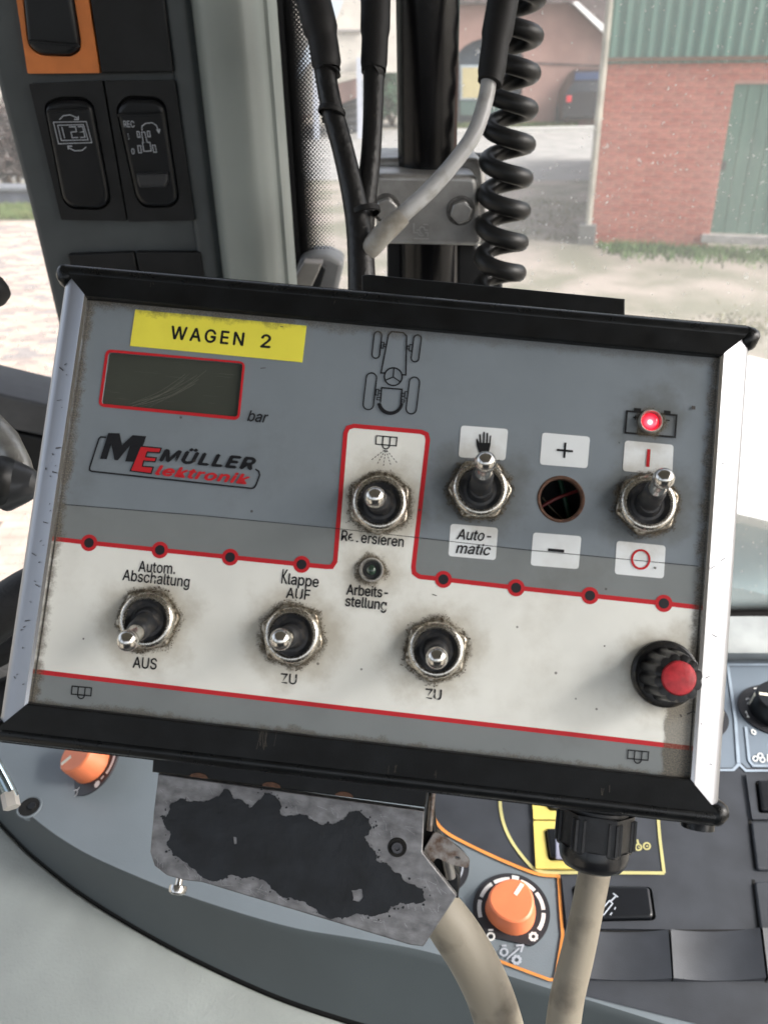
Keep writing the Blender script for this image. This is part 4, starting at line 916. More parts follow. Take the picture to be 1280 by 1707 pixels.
kline([(833, 1300), (834, 1345), (841, 1378), (856, 1408), (878, 1437), (893, 1450), (915, 1455), (980, 1455), (1107, 1456)], 5, m_yline, 'yellow_line')
kline([(1107, 1456), (1100, 1400), (1094, 1330)], 5, m_yline, 'yellow_line')
m_ubl = mat('panel_blue', (.15, .185, .225), .42, var=.05, vs=20)
MB().fill([kp([(1150, 1104), (1340, 1104), (1340, 1284), (1150, 1284)])], .0003).build('dial_field', m_ubl, con, ang=0)
kline([(1170, 1108), (1340, 1108)], 4.5, m_bline, 'pale_line'); kline([(1213, 1110), (1226, 1200), (1231, 1272)], 4.5, m_bline, 'pale_line')
kline([(1150, 1284), (1222, 1284), (1232, 1274)], 4.5, m_bline, 'pale_line'); kline([(1232, 1274), (1243, 1285), (1340, 1285)], 4.5, m_bline, 'pale_line')
kline([(1243, 1212), (1249, 1268), (1256, 1277), (1340, 1278)], 4, m_bline, 'pale_line')
# yellow switches
m_ysw = mat('bezel_yellow', (.66, .54, .14), .5, var=.08, vs=60, bump=.15, bs=1200); m_vio = mat('rocker_face', (.30, .31, .40), .4)
def kswitch(quad, rk, bez, r_=.002, hh=.0028, name='rocker_switch', face=None, dish=None):
    f = sub(name, con); q = kp(quad, hh); rl = roundc(kp(rk, hh), r_, 5)
    MB().slab([roundc(q, .0006, 2), rl], 0, hh).build('bezel', bez, f, ang=0)
    MB().fill([rl], .0008).build('gap', m_slot, f, ang=0)
    c = sum((Vector(a) for a in rl), Vector((0, 0))) / len(rl)
    MB().rslab([tuple(c + (Vector(a) - c) * .93) for a in rl], .0008, .0052, .0016, 4).build('rocker', m_rocker, f)
    if face: MB().rslab(roundc(kp(face, .006), .0012), .005, .0060, .0008).build('rocker_face', m_vio, f)
    return f
kswitch([(886, 1320), (1010, 1320), (1014, 1367), (889, 1366)], [(904, 1322), (990, 1322), (990, 1352), (914, 1352)], m_ysw, face=[(921, 1310), (980, 1322), (980, 1347), (922, 1345)])
kswitch([(889, 1369), (1014, 1370), (1020, 1449), (893, 1448)], [(907, 1382), (990, 1382), (996, 1435), (914, 1435)], m_ysw, face=[(925, 1383), (990, 1383), (994, 1432), (926, 1432)])
RS = kswitch([(936, 1462), (1105, 1466), (1110, 1550), (945, 1548)], [(952, 1477), (1086, 1479), (1094, 1535), (962, 1538)], m_field, r_=.003)
multi('cylinder_symbol', [([(1000, 1520), (1016, 1502), (1021, 1507), (1006, 1526)], 2, 1), ([(1018, 1503), (1027, 1494)], 2.2, 0), ([(1022, 1490), (1030, 1496)], 2.2, 0), ([(1000, 1522), (1004, 1528)], 2, 0), ([(1020, 1522), (1017, 1526)], 2, 0), ([(1026, 1513), (1024, 1517)], 2, 0)], m_mark, .0056, RS, K, h=.0056)
# dished blank covers
def dished(a, b, c, d):
    mb = MB(); n = 14; R0, R1 = kp([a, b], .001), kp([d, c], .001); rows = []
    for j in range(n + 1):
        s_ = j / n; row = []
        for i in range(n + 1):
            t = i / n; p = Vector(R0[0]).lerp(Vector(R0[1]), t).lerp(Vector(R1[0]).lerp(Vector(R1[1]), t), s_)
            row.append((p.x, p.y, .0052 - .0036 * (1 - (2 * t - 1) ** 2)))
        rows.append(row)
    e0 = [(x, y, -.001) for x, y, z in rows[0]]; e1 = [(x, y, -.001) for x, y, z in rows[-1]]
    mb.loft([e0] + rows + [e1], closed=False, flip=True); mb.build('dished_cover', m_field, con)
dished((960, 1556), (1112, 1556), (1118, 1637), (950, 1634)); dished((1116, 1556), (1264, 1553), (1274, 1636), (1121, 1637)); dished((1268, 1553), (1420, 1553), (1430, 1636), (1278, 1636))
gp_ = MB()
for L_ in ([(1114, 1552), (1120, 1638)], [(1266, 1550), (1276, 1640)], [(950, 1554), (1266, 1553)]): gp_.stroke(kp(L_), 3.5 * K.sc(*L_[0]), .0009)
gp_.build('cover_gap', m_slot, con, ang=0)
RS2 = kswitch([(1243, 1290), (1400, 1290), (1400, 1366), (1254, 1366)], [(1258, 1302), (1390, 1302), (1390, 1356), (1264, 1356)], m_field)
for a in ([(1252, 1370), (1400, 1370), (1400, 1450), (1262, 1450)], [(1258, 1470), (1400, 1470), (1400, 1550), (1268, 1550)]):
    MB().rslab(roundc(kp(a, .003), .002), 0, .003, .001).build('blank_cover', m_field, con)
    MB().stroke(kp([(a[0][0] - 3, a[0][1] - 2), (a[3][0] - 3, a[3][1])]), 5 * K.sc(*a[0]), .0009).build('cover_gap', m_slot, con, ang=0)
# small yellow hydraulic symbols
multi('hydraulic_symbol', [(arc(1064, 1413, 5, 0, 360, 12)[:-1], 2.5, 1), (arc(1078, 1411, 5.5, 0, 360, 12)[:-1], 2.5, 1), ([(1062, 1400), (1064, 1408)], 3, 0), ([(1064, 1413), (1066, 1413)], 2.4, 0), ([(1077, 1411), (1080, 1411)], 2.4, 0)], m_yline, .0013, con, K, h=.0013)
# rotary dials
m_dial = mat('dial_black', (.022, .022, .026), .45, var=.1, vs=60)
m_ko = mat('knob_orange', (.72, .20, .085), .42, var=.06, vs=60, bump=.1, bs=900)
m_idx = mat('index_cream', (.78, .74, .62), .5)
def dial(cpx, r_px, hk, knob_px, rot, m_k, name, flat=False, ry=None, lean=None):
    c = K.p(*cpx, .001); s_ = K.sc(*cpx) * 1.06; f = sub(name, con, Matrix.Translation((*c, .006 if lean else 0)) @ (lean or Matrix()))
    L_ = [(r_px * s_ * math.cos(a), (ry or r_px) * s_ * math.sin(a)) for a in [R(k * 6) for k in range(60)]]
    if flat: L_ = [(x, max(y, -r_px * s_ * .80)) for x, y in L_]
    MB().slab([L_], 0, .0014).build('dial_plate', m_dial, f, ang=0)
    kr = knob_px * s_
    out = []
    for k in range(48):
        a = R(k * 7.5); rr = kr * (1 - .07 * (1 + math.cos(3 * (a - R(rot)) + math.pi)) / 2); out.append((rr * math.cos(a), rr * math.sin(a)))
    rows = [[(x * k_, y * k_, z) for x, y in out] for k_, z in ((1.10, .0015), (1.05, hk * .4), (1.0, hk * .8), (.96, hk * .95), (.88, hk))]
    mb = MB().loft(rows); mb.fill([[(q[0], q[1]) for q in rows[-1]]], hk); mb.build('knob', m_k, f)
    cs, sn = math.cos(R(rot)), math.sin(R(rot))
    ix = MB().stroke([(cs * kr * .25, sn * kr * .25), (cs * kr * .84, sn * kr * .84)], .0022, hk + .0003, z1=hk - .001); ix.box((0, 0, 0), (0.0018, .002, hk * .72), Matrix.Translation((cs * kr * .99, sn * kr * .99, hk * .55)) @ Matrix.Rotation(R(rot), 4, 'Z') @ Matrix.Rotation(R(-6), 4, 'Y')); ix.build('index_mark', m_idx, f, ang=0)
    return f, s_
DO, s_ = dial((852, 1518), 60, .013, 37, 66, m_ko, 'orange_dial', True)
mb = MB()
for a0, a1 in ((96, 84), (80, 50), (130, 100), (45, 12), (168, 135), (6, -26), (206, 174)):
    n = 6; L_ = [(50 * s_ * math.cos(R(a0 + (a1 - a0) * i / n)), 50 * s_ * math.sin(R(a0 + (a1 - a0) * i / n))) for i in range(n + 1)]
    mb.stroke(L_, (13 if a0 == 96 else 6) * s_, .0016)
mb.build('scale_marks', m_white, DO, ang=0)
def gear(cx, cy, r_, sc_): return [((cx + r_ * (1.1 if (k // 2) % 2 else .78) * math.cos(R(k * 11.25))) , (cy + r_ * (1.1 if (k // 2) % 2 else .78) * math.sin(R(k * 11.25)))) for k in range(32)]
multi('gear_symbol', [(gear(889, 1562, 6, 1), 3, 1), (arc(818, 1562, 6, 0, 360, 10)[:-1], 3, 1), ([(814, 1551), (822, 1551)], 3, 0)], m_white, .0017, con, K, h=.0017)
multi('gear_symbol', [(gear(861, 1601, 6.5, 1), 3, 1), (arc(840, 1588, 6, 0, 360, 10)[:-1], 3, 1), ([(836, 1577), (844, 1577)], 3, 0), ([(845, 1599), (866, 1581)], 2.6, 0), ([(860, 1577), (872, 1576), (868, 1588)], 3, 0)], m_mark, .0012, con, K, h=.0012)
D1, s_ = dial((160, 1280), 52, .017, 33, 215, m_ko, 'orange_dial', lean=Matrix.Rotation(R(-24), 4, 'Y') @ Matrix.Rotation(R(14), 4, 'X'))
mb = MB(); mb.stroke([(46 * s_ * math.cos(R(a)), 46 * s_ * math.sin(R(a))) for a in range(20, -30, -6)], 5 * s_, .0016)
mb.stroke([(44 * s_ * math.cos(R(a)), 44 * s_ * math.sin(R(a))) for a in range(-34, -46, -4)], 3 * s_, .0016)
mb.disc((28 * s_, -37 * s_), 5.5 * s_, .0016, 12)
L_ = [(-15 * s_ + 5 * s_ * math.cos(R(a)), -48 * s_ + 5.5 * s_ * math.sin(R(a))) for a in range(0, 360, 30)]; mb.stroke(L_, 1.6 * s_, .0016, True); mb.stroke([(-12 * s_, -43 * s_), (-9 * s_, -39 * s_)], 2 * s_, .0016)
mb.build('scale_marks', m_white, D1, ang=0)
D2, s_ = dial((735, 1445), 44, .010, 24, 60, m_plast, 'round_dial')
mb = MB(); mb.stroke([(34 * s_ * math.cos(R(a)), 34 * s_ * math.sin(R(a))) for a in range(30, -40, -8)], 2.5 * s_, .0016); mb.build('scale_marks', m_mark, D2, ang=0)
D3, s_ = dial((1294, 1184), 57, .015, 38, 180, m_rocker, 'numbered_dial', ry=50)
for s1, a, b in (('3', (1259.5, 1157), (1267, 1157)), ('2', (1246, 1174), (1253, 1174)), ('1', (1245, 1196), (1249, 1196))):
    text(s1, K.p(*a, .0017), K.p(*b, .0017), 12 * K.sc(1260, 1160), m_white, con, .0018, bold=.03)
text('0', K.p(1254, 1225, .001), K.p(1261, 1225, .001), 10 * K.sc(1260, 1220), m_white, con, .0012, bold=.03)
multi('fan_symbol', [(arc(1259, 1265, 4, 0, 360, 10)[:-1], 2, 1), (arc(1267, 1260, 4, 0, 360, 10)[:-1], 2, 1), (arc(1271, 1267, 4, 0, 360, 10)[:-1], 2, 1), ([(1280, 1258), (1280, 1270)], 2.5, 0)], m_white, .0012, con, K, h=.0012)
D4, s_ = dial((1172, 1196), 38, .012, 26, 350, m_rocker, 'numbered_dial')
# ledge behind the console
LG = Frame(K.o + K.N * .012, K.U, K.V)
dl_ = thing('dash_ledge', 'pale grey dashboard ledge at the foot of the windscreen on the right', 'dashboard', K.M)
a_, b_, c_, d__ = [K.p(*q, .018) for q in ((1120, 1034), (1420, 1034), (1420, 1084), (1120, 1084))]
e_ = K.p(1120, 1100, 0); e2_ = K.p(1420, 1100, 0)
MB().loft([[(a_[0], a_[1], .022), (b_[0], b_[1], .022)], [(d__[0], d__[1] + .012, .021), (c_[0], c_[1] + .012, .021)], [(d__[0], d__[1] + .004, .019), (c_[0], c_[1] + .004, .019)], [(d__[0], d__[1], .015), (c_[0], c_[1], .015)], [(e_[0], e_[1], .0), (e2_[0], e2_[1], .0)]], closed=False, flip=True).build('ledge', mat('ledge_pale', (.30, .32, .32), .45, bump=.1, bs=900), dl_)
# screw recess at the far left of the console
c = K.p(49, 1346, 0); s_ = K.sc(49, 1346)
rc = sub('screw_recess', con, Matrix.Translation((*c, .0)))
MB().lathe([(21 * s_, -.0001), (20 * s_, .0008), (18 * s_, .0006), (16.5 * s_, -.0005), (16 * s_, -.006)], None, 32, cap=False).build('rim', m_slate, rc)
MB().disc((0, 0), 17.5 * s_, .0005, 32).build('recess', m_slot, rc, ang=0)
MB().rslab([(7.5 * s_ * math.cos(R(60 * k)) + .002, 7.5 * s_ * math.sin(R(60 * k)) + .0005) for k in range(6)], .0006, .0016, .0005).build('screw_head', m_plast, rc)
# chromed rod at the left edge
rp = [at(-30, 1235, .36), at(6, 1300, .36), at(21, 1330, .36)]
rd = thing('chrome_rod', 'short chromed rod with a pale tip at the left edge of the console', 'rod', rp[-1])
MB().tube([p - rp[-1] for p in rp], [11 * .36 / FPX] * 3, 20).build('shaft', mat('chrome_dark', (.30, .38, .42), .18, metal=1, var=.1, vs=80), rd)
MB().tube([at(15, 1322, .36) - rp[-1], at(20, 1347, .357) - rp[-1]], [13.5 * .36 / FPX] * 2, 6).build('tip', mat('tip_cream', (.55, .52, .48), .4), rd, ang=20)

# ---- control lever at the left edge
kb = at(-2, 803, .37); kn_ = thing('control_lever', 'black round lever knob on a scuffed metal arm at the left edge', 'lever', kb)
M_ = cm.to_3x3().to_4x4()
m_arm = mat('arm_grey', (.30, .30, .29), .35, metal=.6, var=.3, vs=90, bump=.4, bs=300, rvar=.1)
MB().lathe([(.00001, .014)] + [(.0116 * math.sin(R(a)), .013 * math.cos(R(a))) for a in range(10, 181, 10)], M_, 36).build('knob', mat('knob_soft', (.008, .009, .010), .42, bump=.1, bs=900), kn_)
MB().tube([M_ @ Vector(q) for q in ((.003, -.001, -.002), (.012, -.001, .0), (.0158, -.0013, 0), (.0176, -.0015, 0))], [.012, .0082, .0060, .003], 24).build('knob_nose', mat('nose_grey', (.05, .052, .056), .35), kn_)
MB().tube([at(-40, 690, .39) - kb, at(6, 735, .385) - kb, at(32, 775, .38) - kb, at(50, 803, .38) - kb], [.0075, .0072, .0055, .003], 20).build('arm', m_arm, kn_)
kb2 = at(-16, 482, .40); k2 = thing('side_lever', 'edge of a black lever cap beside the side window', 'lever', kb2)
MB().lathe([(.00001, .008), (.005, .007), (.0072, .003), (.0076, -.003), (.006, -.008)], M_, 20, rad=lambda a, z: 1 + .05 * math.cos(5 * a)).build('cap', m_slv, k2)
# hoses bundled at the lower left
m_web = mat('braid_black', (.012, .012, .013), .6, bump=.8, bs=900)
cable('black_hose', [(-60, 1070, .40), (0, 1022, .40), (50, 985, .40), (90, 958, .40), (140, 940, .41)], [80, 84, 78, 60, 60], m_web, 'thick braided black hose behind the left frame edge', 'hose', 'hoses at the lower left')
cable('black_hose', [(-60, 1115, .43), (0, 1085, .43), (60, 1050, .43), (120, 1015, .43)], [50, 50, 50, 50], m_slv, 'smooth black hose under the braided one at the lower left', 'hose', 'hoses at the lower left')
cable('grey_hose', [(-60, 1130, .45), (0, 1108, .45), (60, 1085, .45), (120, 1060, .45)], [44, 44, 44, 44], mat('braid_grey', (.20, .20, .20), .5, bump=1, bs=700), 'grey ribbed hose low behind the left frame edge', 'hose', 'hoses at the lower left')
cable('black_hose', [(-60, 1195, .46), (0, 1170, .46), (60, 1150, .46), (120, 1130, .46)], [80, 80, 80, 80], m_slv, 'lowest thick black hose at the lower left', 'hose', 'hoses at the lower left')
# ================================================================ the farmyard outside
def G(x, y):                             # where a photo point meets the ground (z = 0)
    d = ray(x, y); t = -CAM.z / d.z; return CAM + d * t
def ident(Y): return upright(Y)
m_yard = mat('yard_ground', (.30, .262, .228), .9, var=.1, vs=1.3, bump=.5, bs=18, col2=(.17, .165, .125), thr=(.38, .62), detail=9)
m_road = mat('yard_road', (.30, .29, .28), .9, var=.08, vs=2.2, bump=.4, bs=30, col2=(.21, .21, .20), detail=8)
m_mortar = mat('mortar', (.50, .29, .24), .9, var=.1, vs=9)
m_grass = mat('grass_green', (.085, .15, .05), .8, var=.4, vs=6, col2=(.17, .19, .07))
gd = MB(); N = 40; rr = [-30 + i * 2.0 for i in range(46)]
gd.fill([[(-150, -20), (150, -20), (150, 260), (-150, 260)]], 0); tag(gd.build('ground', m_yard, None, ang=0), kind='structure')
rd_ = MB(); rd_.fill([[tuple(G(*q)[:2]) for q in ((-900, 300), (1010, 300), (1700, 300), (1700, 218), (-900, 212))]], .004); tag(rd_.build('road', m_road, None, ang=0), kind='structure')
# barn on the right
b0, b1 = G(983, 404), G(1280, 418); b0.z = b1.z = 0
WB = Frame(b0, (b1 - b0), Vector((0, 0, 1)))
barn = thing('barn', 'red brick barn with green corrugated cladding and a green door', 'barn', WB.M)
zt_ = WB.p(1140, 97)[1]; door = [WB.p(1228, 138), WB.p(1180, 392)]; dx = (WB.p(1226, 140)[0] + WB.p(1182, 388)[0]) / 2; dzt = WB.p(1260, 139)[1]; dzb = WB.p(1230, 390)[1]
LB = 9.0; DW = 2.6
MB().slab([[(0, -.1), (dx, -.1), (dx, dzt), (dx + DW, dzt), (dx + DW, -.1), (LB, -.1), (LB, zt_), (0, zt_)]], -.25, -.008).build('brick_wall', m_mortar, barn, ang=0)
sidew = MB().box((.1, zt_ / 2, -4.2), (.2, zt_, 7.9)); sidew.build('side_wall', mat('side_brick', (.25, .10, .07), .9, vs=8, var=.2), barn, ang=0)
bcols = [(.52, .19, .145), (.48, .17, .13), (.55, .215, .165), (.50, .20, .155)]
bm_ = [mat('brick_red_%d' % i, c, .85, var=.15, vs=14, bump=.4, bs=60) for i, c in enumerate(bcols)]
bl, bh, bd = .238, .066, .02; pbx, pbz = .247, .0745
bmes = []
for m_ in bm_:
    q = MB().rslab([(-bl / 2, -bh / 2), (bl / 2, -bh / 2), (bl / 2, bh / 2), (-bl / 2, bh / 2)], -bd, 0, .004, 1).build('brick', m_, None, ang=0); bmes.append(q.data); bpy.data.objects.remove(q)
cnt = 0; rest = MB(); random.seed(3); cells = []
for r_ in range(int(zt_ / pbz)):
    z = r_ * pbz + pbz / 2
    for (i0, i1) in (((0, dx), (dx + DW, LB)) if z < dzt else ((0, LB),)):
        x = i0 - (pbx / 2 if r_ % 2 else 0)
        while x < i1:
            u0_, u1_ = max(x, i0), min(x + pbx, i1)
            if u1_ - u0_ > .05: cells.append(((u0_ + u1_) / 2, z, (u1_ - u0_ - .009) / bl))
            x += pbx
cells.sort(key=lambda q: q[0])
brick0 = None
for (x, z, lx) in cells:
    if cnt < 300:
        o = bpy.data.objects.new('brick', random.choice(bmes)); COL.objects.link(o); o.parent = barn; o.location = (x, z, random.uniform(-.001, .003)); o.scale = (lx, 1, 1); cnt += 1
    else: rest.box((x, z, -bd / 2), (bl * lx, bh, bd))
o = rest.build('bricks', bm_[0], barn, ang=0); o['kind'] = 'stuff'
m_cor = mat('cladding_green', (.115, .225, .185), .45, var=.08, vs=2.5, bump=.05, bs=30, stretch=(3, .2, 1), detail=6, col2=(.085, .175, .15))
x = 0; nsh = 0
while x < LB:
    mb = MB(); rows = []; w_ = .88
    for i in range(45):
        u = x + w_ * i / 44; z = .018 * math.sin(2 * math.pi * (u / .15)); rows.append([(u, zt_ - .05, .03 + z), (u, zt_ + 3.4, .03 + z)])
    mb.loft(rows, closed=False, flip=True).build('corrugated_sheet', m_cor, barn, ang=80); x += w_
MB().box((LB / 2, zt_ + .0, .035), (LB, .045, .05)).build('drip_rail', mat('rail_rust', (.16, .10, .07), .7), barn, ang=0)
m_dr = mat('door_green', (.115, .215, .170), .5, var=.1, vs=3, stretch=(2, .3, 1), col2=(.08, .16, .13), detail=6)
MB().box((dx + DW / 2, (dzt + dzb) / 2, -.075), (DW, dzt - dzb, .02)).build('door_backing', m_dr, barn, ang=0)
for k in range(int(DW / .16)):
    MB().rslab([(dx + k * .16 + .004, dzb), (dx + k * .16 + .156, dzb), (dx + k * .16 + .156, dzt), (dx + k * .16 + .004, dzt)], -.06, -.03, .006, 2).build('door_plank', m_dr, barn, ang=20)
MB().box((dx + .03, (dzt + dzb) / 2 - .05, -.02), (.05, .10, .04)).build('door_latch', mat('latch_dark', (.05, .05, .05), .5), barn, ang=0)
MB().box((dx + DW / 2, dzb - .06, .02), (DW + .2, .10, .12)).build('door_step', mat('step_grey', (.38, .36, .34), .9, var=.15, vs=9), barn, ang=0)
MB().tube([(-.04, .25, .06), (-.04, zt_ + 3.4, .06)], .045, 14).build('downpipe', mat('pipe_pale', (.42, .40, .34), .6, var=.2, vs=3), barn)
MB().box((-.04, .13, .06), (.22, .26, .2)).build('gully', mat('gully_grey', (.20, .20, .19), .8), barn, ang=0)
# house behind
HY_ = 27.0; Hf = upright(HY_)
hs = thing('farmhouse', 'pinkish brown brick farmhouse with an arched gateway behind the coiled cable', 'house', Hf.M)
m_hb = mat('house_brick', (.34, .215, .185), .9, var=.12, vs=1.2, detail=8, col2=(.25, .155, .135)); m_roof = mat('roof_brown', (.11, .085, .085), .8, var=.3, vs=4)
xl, xr_ = Hf.p(742, 150)[0], Hf.p(1250, 150)[0]; zb_, ze = -.1, Hf.p(900, 4)[1]
al, ar, az0, az1 = Hf.p(756, 200)[0], Hf.p(868, 200)[0], Hf.p(800, 196)[1], Hf.p(810, 62)[1]
arch = [(al, -.1), (ar, -.1)] + [(al + (ar - al) * (.5 + .5 * math.cos(R(a))), Hf.p(800, 104)[1] + (az1 - Hf.p(800, 104)[1]) * math.sin(R(a))) for a in range(0, 181, 15)]
MB().slab([[(xl, zb_), (al, zb_)] + arch[::-1][0:-1] + [(ar, zb_), (xr_, zb_), (xr_, ze), (xl, ze)]], -.4, 0).build('wall', m_hb, hs, ang=0)
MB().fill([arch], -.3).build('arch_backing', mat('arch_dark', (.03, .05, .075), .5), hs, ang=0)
a_ = [Hf.p(*q) for q in ((768, 108), (828, 108), (828, 166), (768, 166))]; wn_ = MB().slab([a_], -.25, -.1).build('window', mat('frame_blue', (.35, .42, .46), .5), hs, ang=0)
a_ = [Hf.p(*q) for q in ((771, 112), (824, 112), (824, 163), (771, 163))]; MB().fill([a_], -.09).build('pane', mat('pane_cream', (.46, .40, .22), .5), wn_, ang=0)
a_ = [Hf.p(*q) for q in ((768, 168), (860, 168), (860, 192), (768, 192))]; MB().slab([a_], -.25, -.12).build('gate_board', mat('gate_green', (.05, .10, .09), .6), hs, ang=0)
for sx in (832, 900):
    a_ = [Hf.p(*q) for q in ((sx, 120), (sx + 9, 120), (sx + 9, 175), (sx, 175))]
MB().slab([[Hf.p(*q) for q in ((821, 136), (833, 136), (833, 166), (821, 166))]], -.12, .02).build('door_post', mat('post_pale', (.55, .55, .56), .5), hs, ang=0)
ln_ = [Hf.p(*q, .05) for q in ((870, 102), (1010, 108), (1010, 111), (870, 105))]; MB().fill([ln_], .03).build('string_course', m_roof, hs, ang=0)
rf = [Hf.p(*q, .3) for q in ((742, -60), (1250, -60), (1250, 140), (1008, 56), (960, 12), (948, 4), (742, 4))]
MB().slab([rf], -.2, .3).build('roof', m_roof, hs, ang=0)
MB().slab([[Hf.p(*q, .4) for q in ((955, 4), (962, 1), (1010, 44), (1008, 56))]], .31, .42).build('verge_board', mat('verge_white', (.85, .85, .84), .6), hs, ang=0)
# low kerb and grass before the house
kb_ = MB(); k0, k1 = G(740, 219), G(1010, 221); kb_.box(((k0.x + k1.x) / 2, (k0.y + k1.y) / 2, .06), ((k1.x - k0.x), .35, .12)); tag(kb_.build('kerb', mat('kerb_pale', (.42, .42, .40), .8), None, ang=0), kind='structure')
def blades(name, zone, n, hgt, m, wd=.012):
    mb = MB()
    for k in range(n):
        p = zone(); a = random.uniform(0, 6.28); h = hgt * random.uniform(.4, 1.3); t = Vector((math.cos(a), math.sin(a), 0)) * wd; l = Vector((random.gauss(0, .4), random.gauss(0, .4), 0)) * h
        mb.add([p - t, p + t, p + l + Vector((0, 0, h))], [(0, 1, 2)])
    o = mb.build(name, m, None, ang=0); o['kind'] = 'stuff'; return o
def zone_px(poly):
    (xa_, ya_, xb_, yb_) = poly
    return lambda: G(random.uniform(xa_, xb_), random.uniform(ya_, yb_))
blades('grass', zone_px((740, 207, 960, 214)), 5000, .16, m_grass, .03)
blades('grass', zone_px((-160, 344, 70, 366)), 7000, .10, m_grass, .014)
blades('grass', lambda: b0 + WB.U * random.triangular(0, 8, .3) - Vector((0, .1 + abs(random.gauss(0, .35)), 0)), 3500, .10, mat('grass_dry', (.12, .20, .07), .8, var=.3, vs=9), .012)
blades('grass', lambda: G(random.gauss(930, 30), random.uniform(330, 400)), 500, .05, mat('grass_dull', (.20, .20, .11), .8, var=.3, vs=9), .010)
blades('grass', lambda: G(random.gauss(1240, 40), random.gauss(545, 12)), 500, .04, mat('grass_dull', (.20, .20, .11)), .008)
# pavers: single stones where the yard shows through the side window, the rest joined
m_pv = [mat('paver_%d' % i, c, .85, var=.12, vs=6, bump=.4, bs=60) for i, c in enumerate([(.46, .36, .30), (.33, .27, .24), (.50, .40, .33), (.28, .25, .24)])]
pm = []
for m_ in m_pv:
    q = MB().rslab([(-.098, -.048), (.098, -.048), (.098, .048), (-.098, .048)], -.03, .0, .006, 1).build('paver', m_, None, ang=0); pm.append(q.data); bpy.data.objects.remove(q)
pav = thing('paving', None, None, Matrix()); pav['kind'] = 'structure'
MB().fill([[tuple(G(*q)[:2]) for q in ((-260, 372), (110, 372), (110, 1200), (-260, 1200))]], .008).build('paving_bed', mat('paving_bed', (.22, .19, .16), .9), pav, ang=0)
cand = []
g0_, g1_ = G(-200, 372), G(120, 900)
yy = G(50, 1200).y; j = 0
while yy < g0_.y:
    half = 1 if j % 2 else 0; x = -8.0
    while x < 1.0:
        xx = x + half * .1; q = cm.inverted() @ Vector((xx, yy, .03)); px = CX + FPX * q.x / -q.z; py = CY - FPX * q.y / -q.z
        if -25 < px < 108 and 370 < py < 1190: cand.append((0 if (px < 70 + (py - 330) * .2 and px > -12 and py < 680) else 1, py, xx, yy))
        x += .2
    yy += .1; j += 1
cand.sort(key=lambda c: (c[0], -c[1])); pr_ = MB()
for i, (_, py, x, y) in enumerate(cand):
    z = .036 + random.gauss(0, .0025)
    if i < 300:
        o = bpy.data.objects.new('paver', random.choice(pm)); COL.objects.link(o); o.parent = pav; o.location = (x, y, z); o.rotation_euler = (random.gauss(0, .01), random.gauss(0, .01), 0)
    else: pr_.box((x, y, .02), (.196, .096, .03))
pr_.build('pavers', m_pv[0], pav, ang=0)['kind'] = 'stuff'
# far left: low wall, dark heap, bush
lw = G(-60, 350); LW = upright(lw.y + .2)
w1 = thing('low_wall', 'blue grey low wall beyond the grass strip left of the pillar', 'wall', LW.M)
MB().rslab([LW.p(*q) for q in ((-260, 318), (120, 318), (120, 346), (-260, 346))], -.3, 0, .03).build('block_wall', mat('wall_bluegrey', (.09, .10, .13), .85, var=.25, vs=2.5, bump=.4, bs=12), w1)
MB().rslab([LW.p(*q, .04) for q in ((-260, 311), (120, 311), (120, 319), (-260, 319))], -.36, .04, .02).build('coping', mat('coping_grey', (.15, .16, .18), .8), w1)
def leafmass(name, label, cat, c, rad, n, m, ls, kind=None):
    t_ = thing(name, label, cat, c); mb = MB()
    for k in range(n):
        v = Vector([random.gauss(0, 1) for _ in range(3)]); v.normalize(); v *= (random.random() ** .33) * (.75 + .35 * mnoise.noise(v * 2.2 + Vector(c)))
        p = Vector((v.x * rad[0], v.y * rad[1], v.z * rad[2] + rad[2])); a = Vector([random.gauss(0, 1) for _ in range(3)]).normalized(); b_ = a.orthogonal().normalized(); l = ls * random.uniform(.6, 1.3)
        mb.add([p - a * l, p + b_ * l * .45, p + a * l, p - b_ * l * .45], [(0, 1, 2, 3)])
    mb.build('foliage', m, t_, ang=0)
    st_ = MB()
    for k in range(5):
        a = random.uniform(0, 6.28); st_.tube([(0, 0, 0), (.3 * rad[0] * math.cos(a), .3 * rad[1] * math.sin(a), rad[2] * .7), (.6 * rad[0] * math.cos(a), .6 * rad[1] * math.sin(a), rad[2] * 1.5)], [.05, .03, .01], 6)
    st_.build('stem', mat('bark', (.10, .07, .05), .9), t_); return t_
leafmass('bush', 'dark brownish bush behind the low wall at the left edge', 'bush', (LW.p(0, 320)[0] - .2, lw.y + 1.4, 0), (1.3, .7, .95), 5000, mat('leaf_dark', (.04, .04, .04), .8, var=.5, vs=5, col2=(.09, .06, .055)), .06)
leafmass('bush', 'green bush between the two black cables and the pole', 'bush', (G(655, 215).x, G(655, 215).y + 1, 0), (1.3, 1, .9), 4000, mat('leaf_green', (.08, .17, .10), .8, var=.4, vs=4), .08)
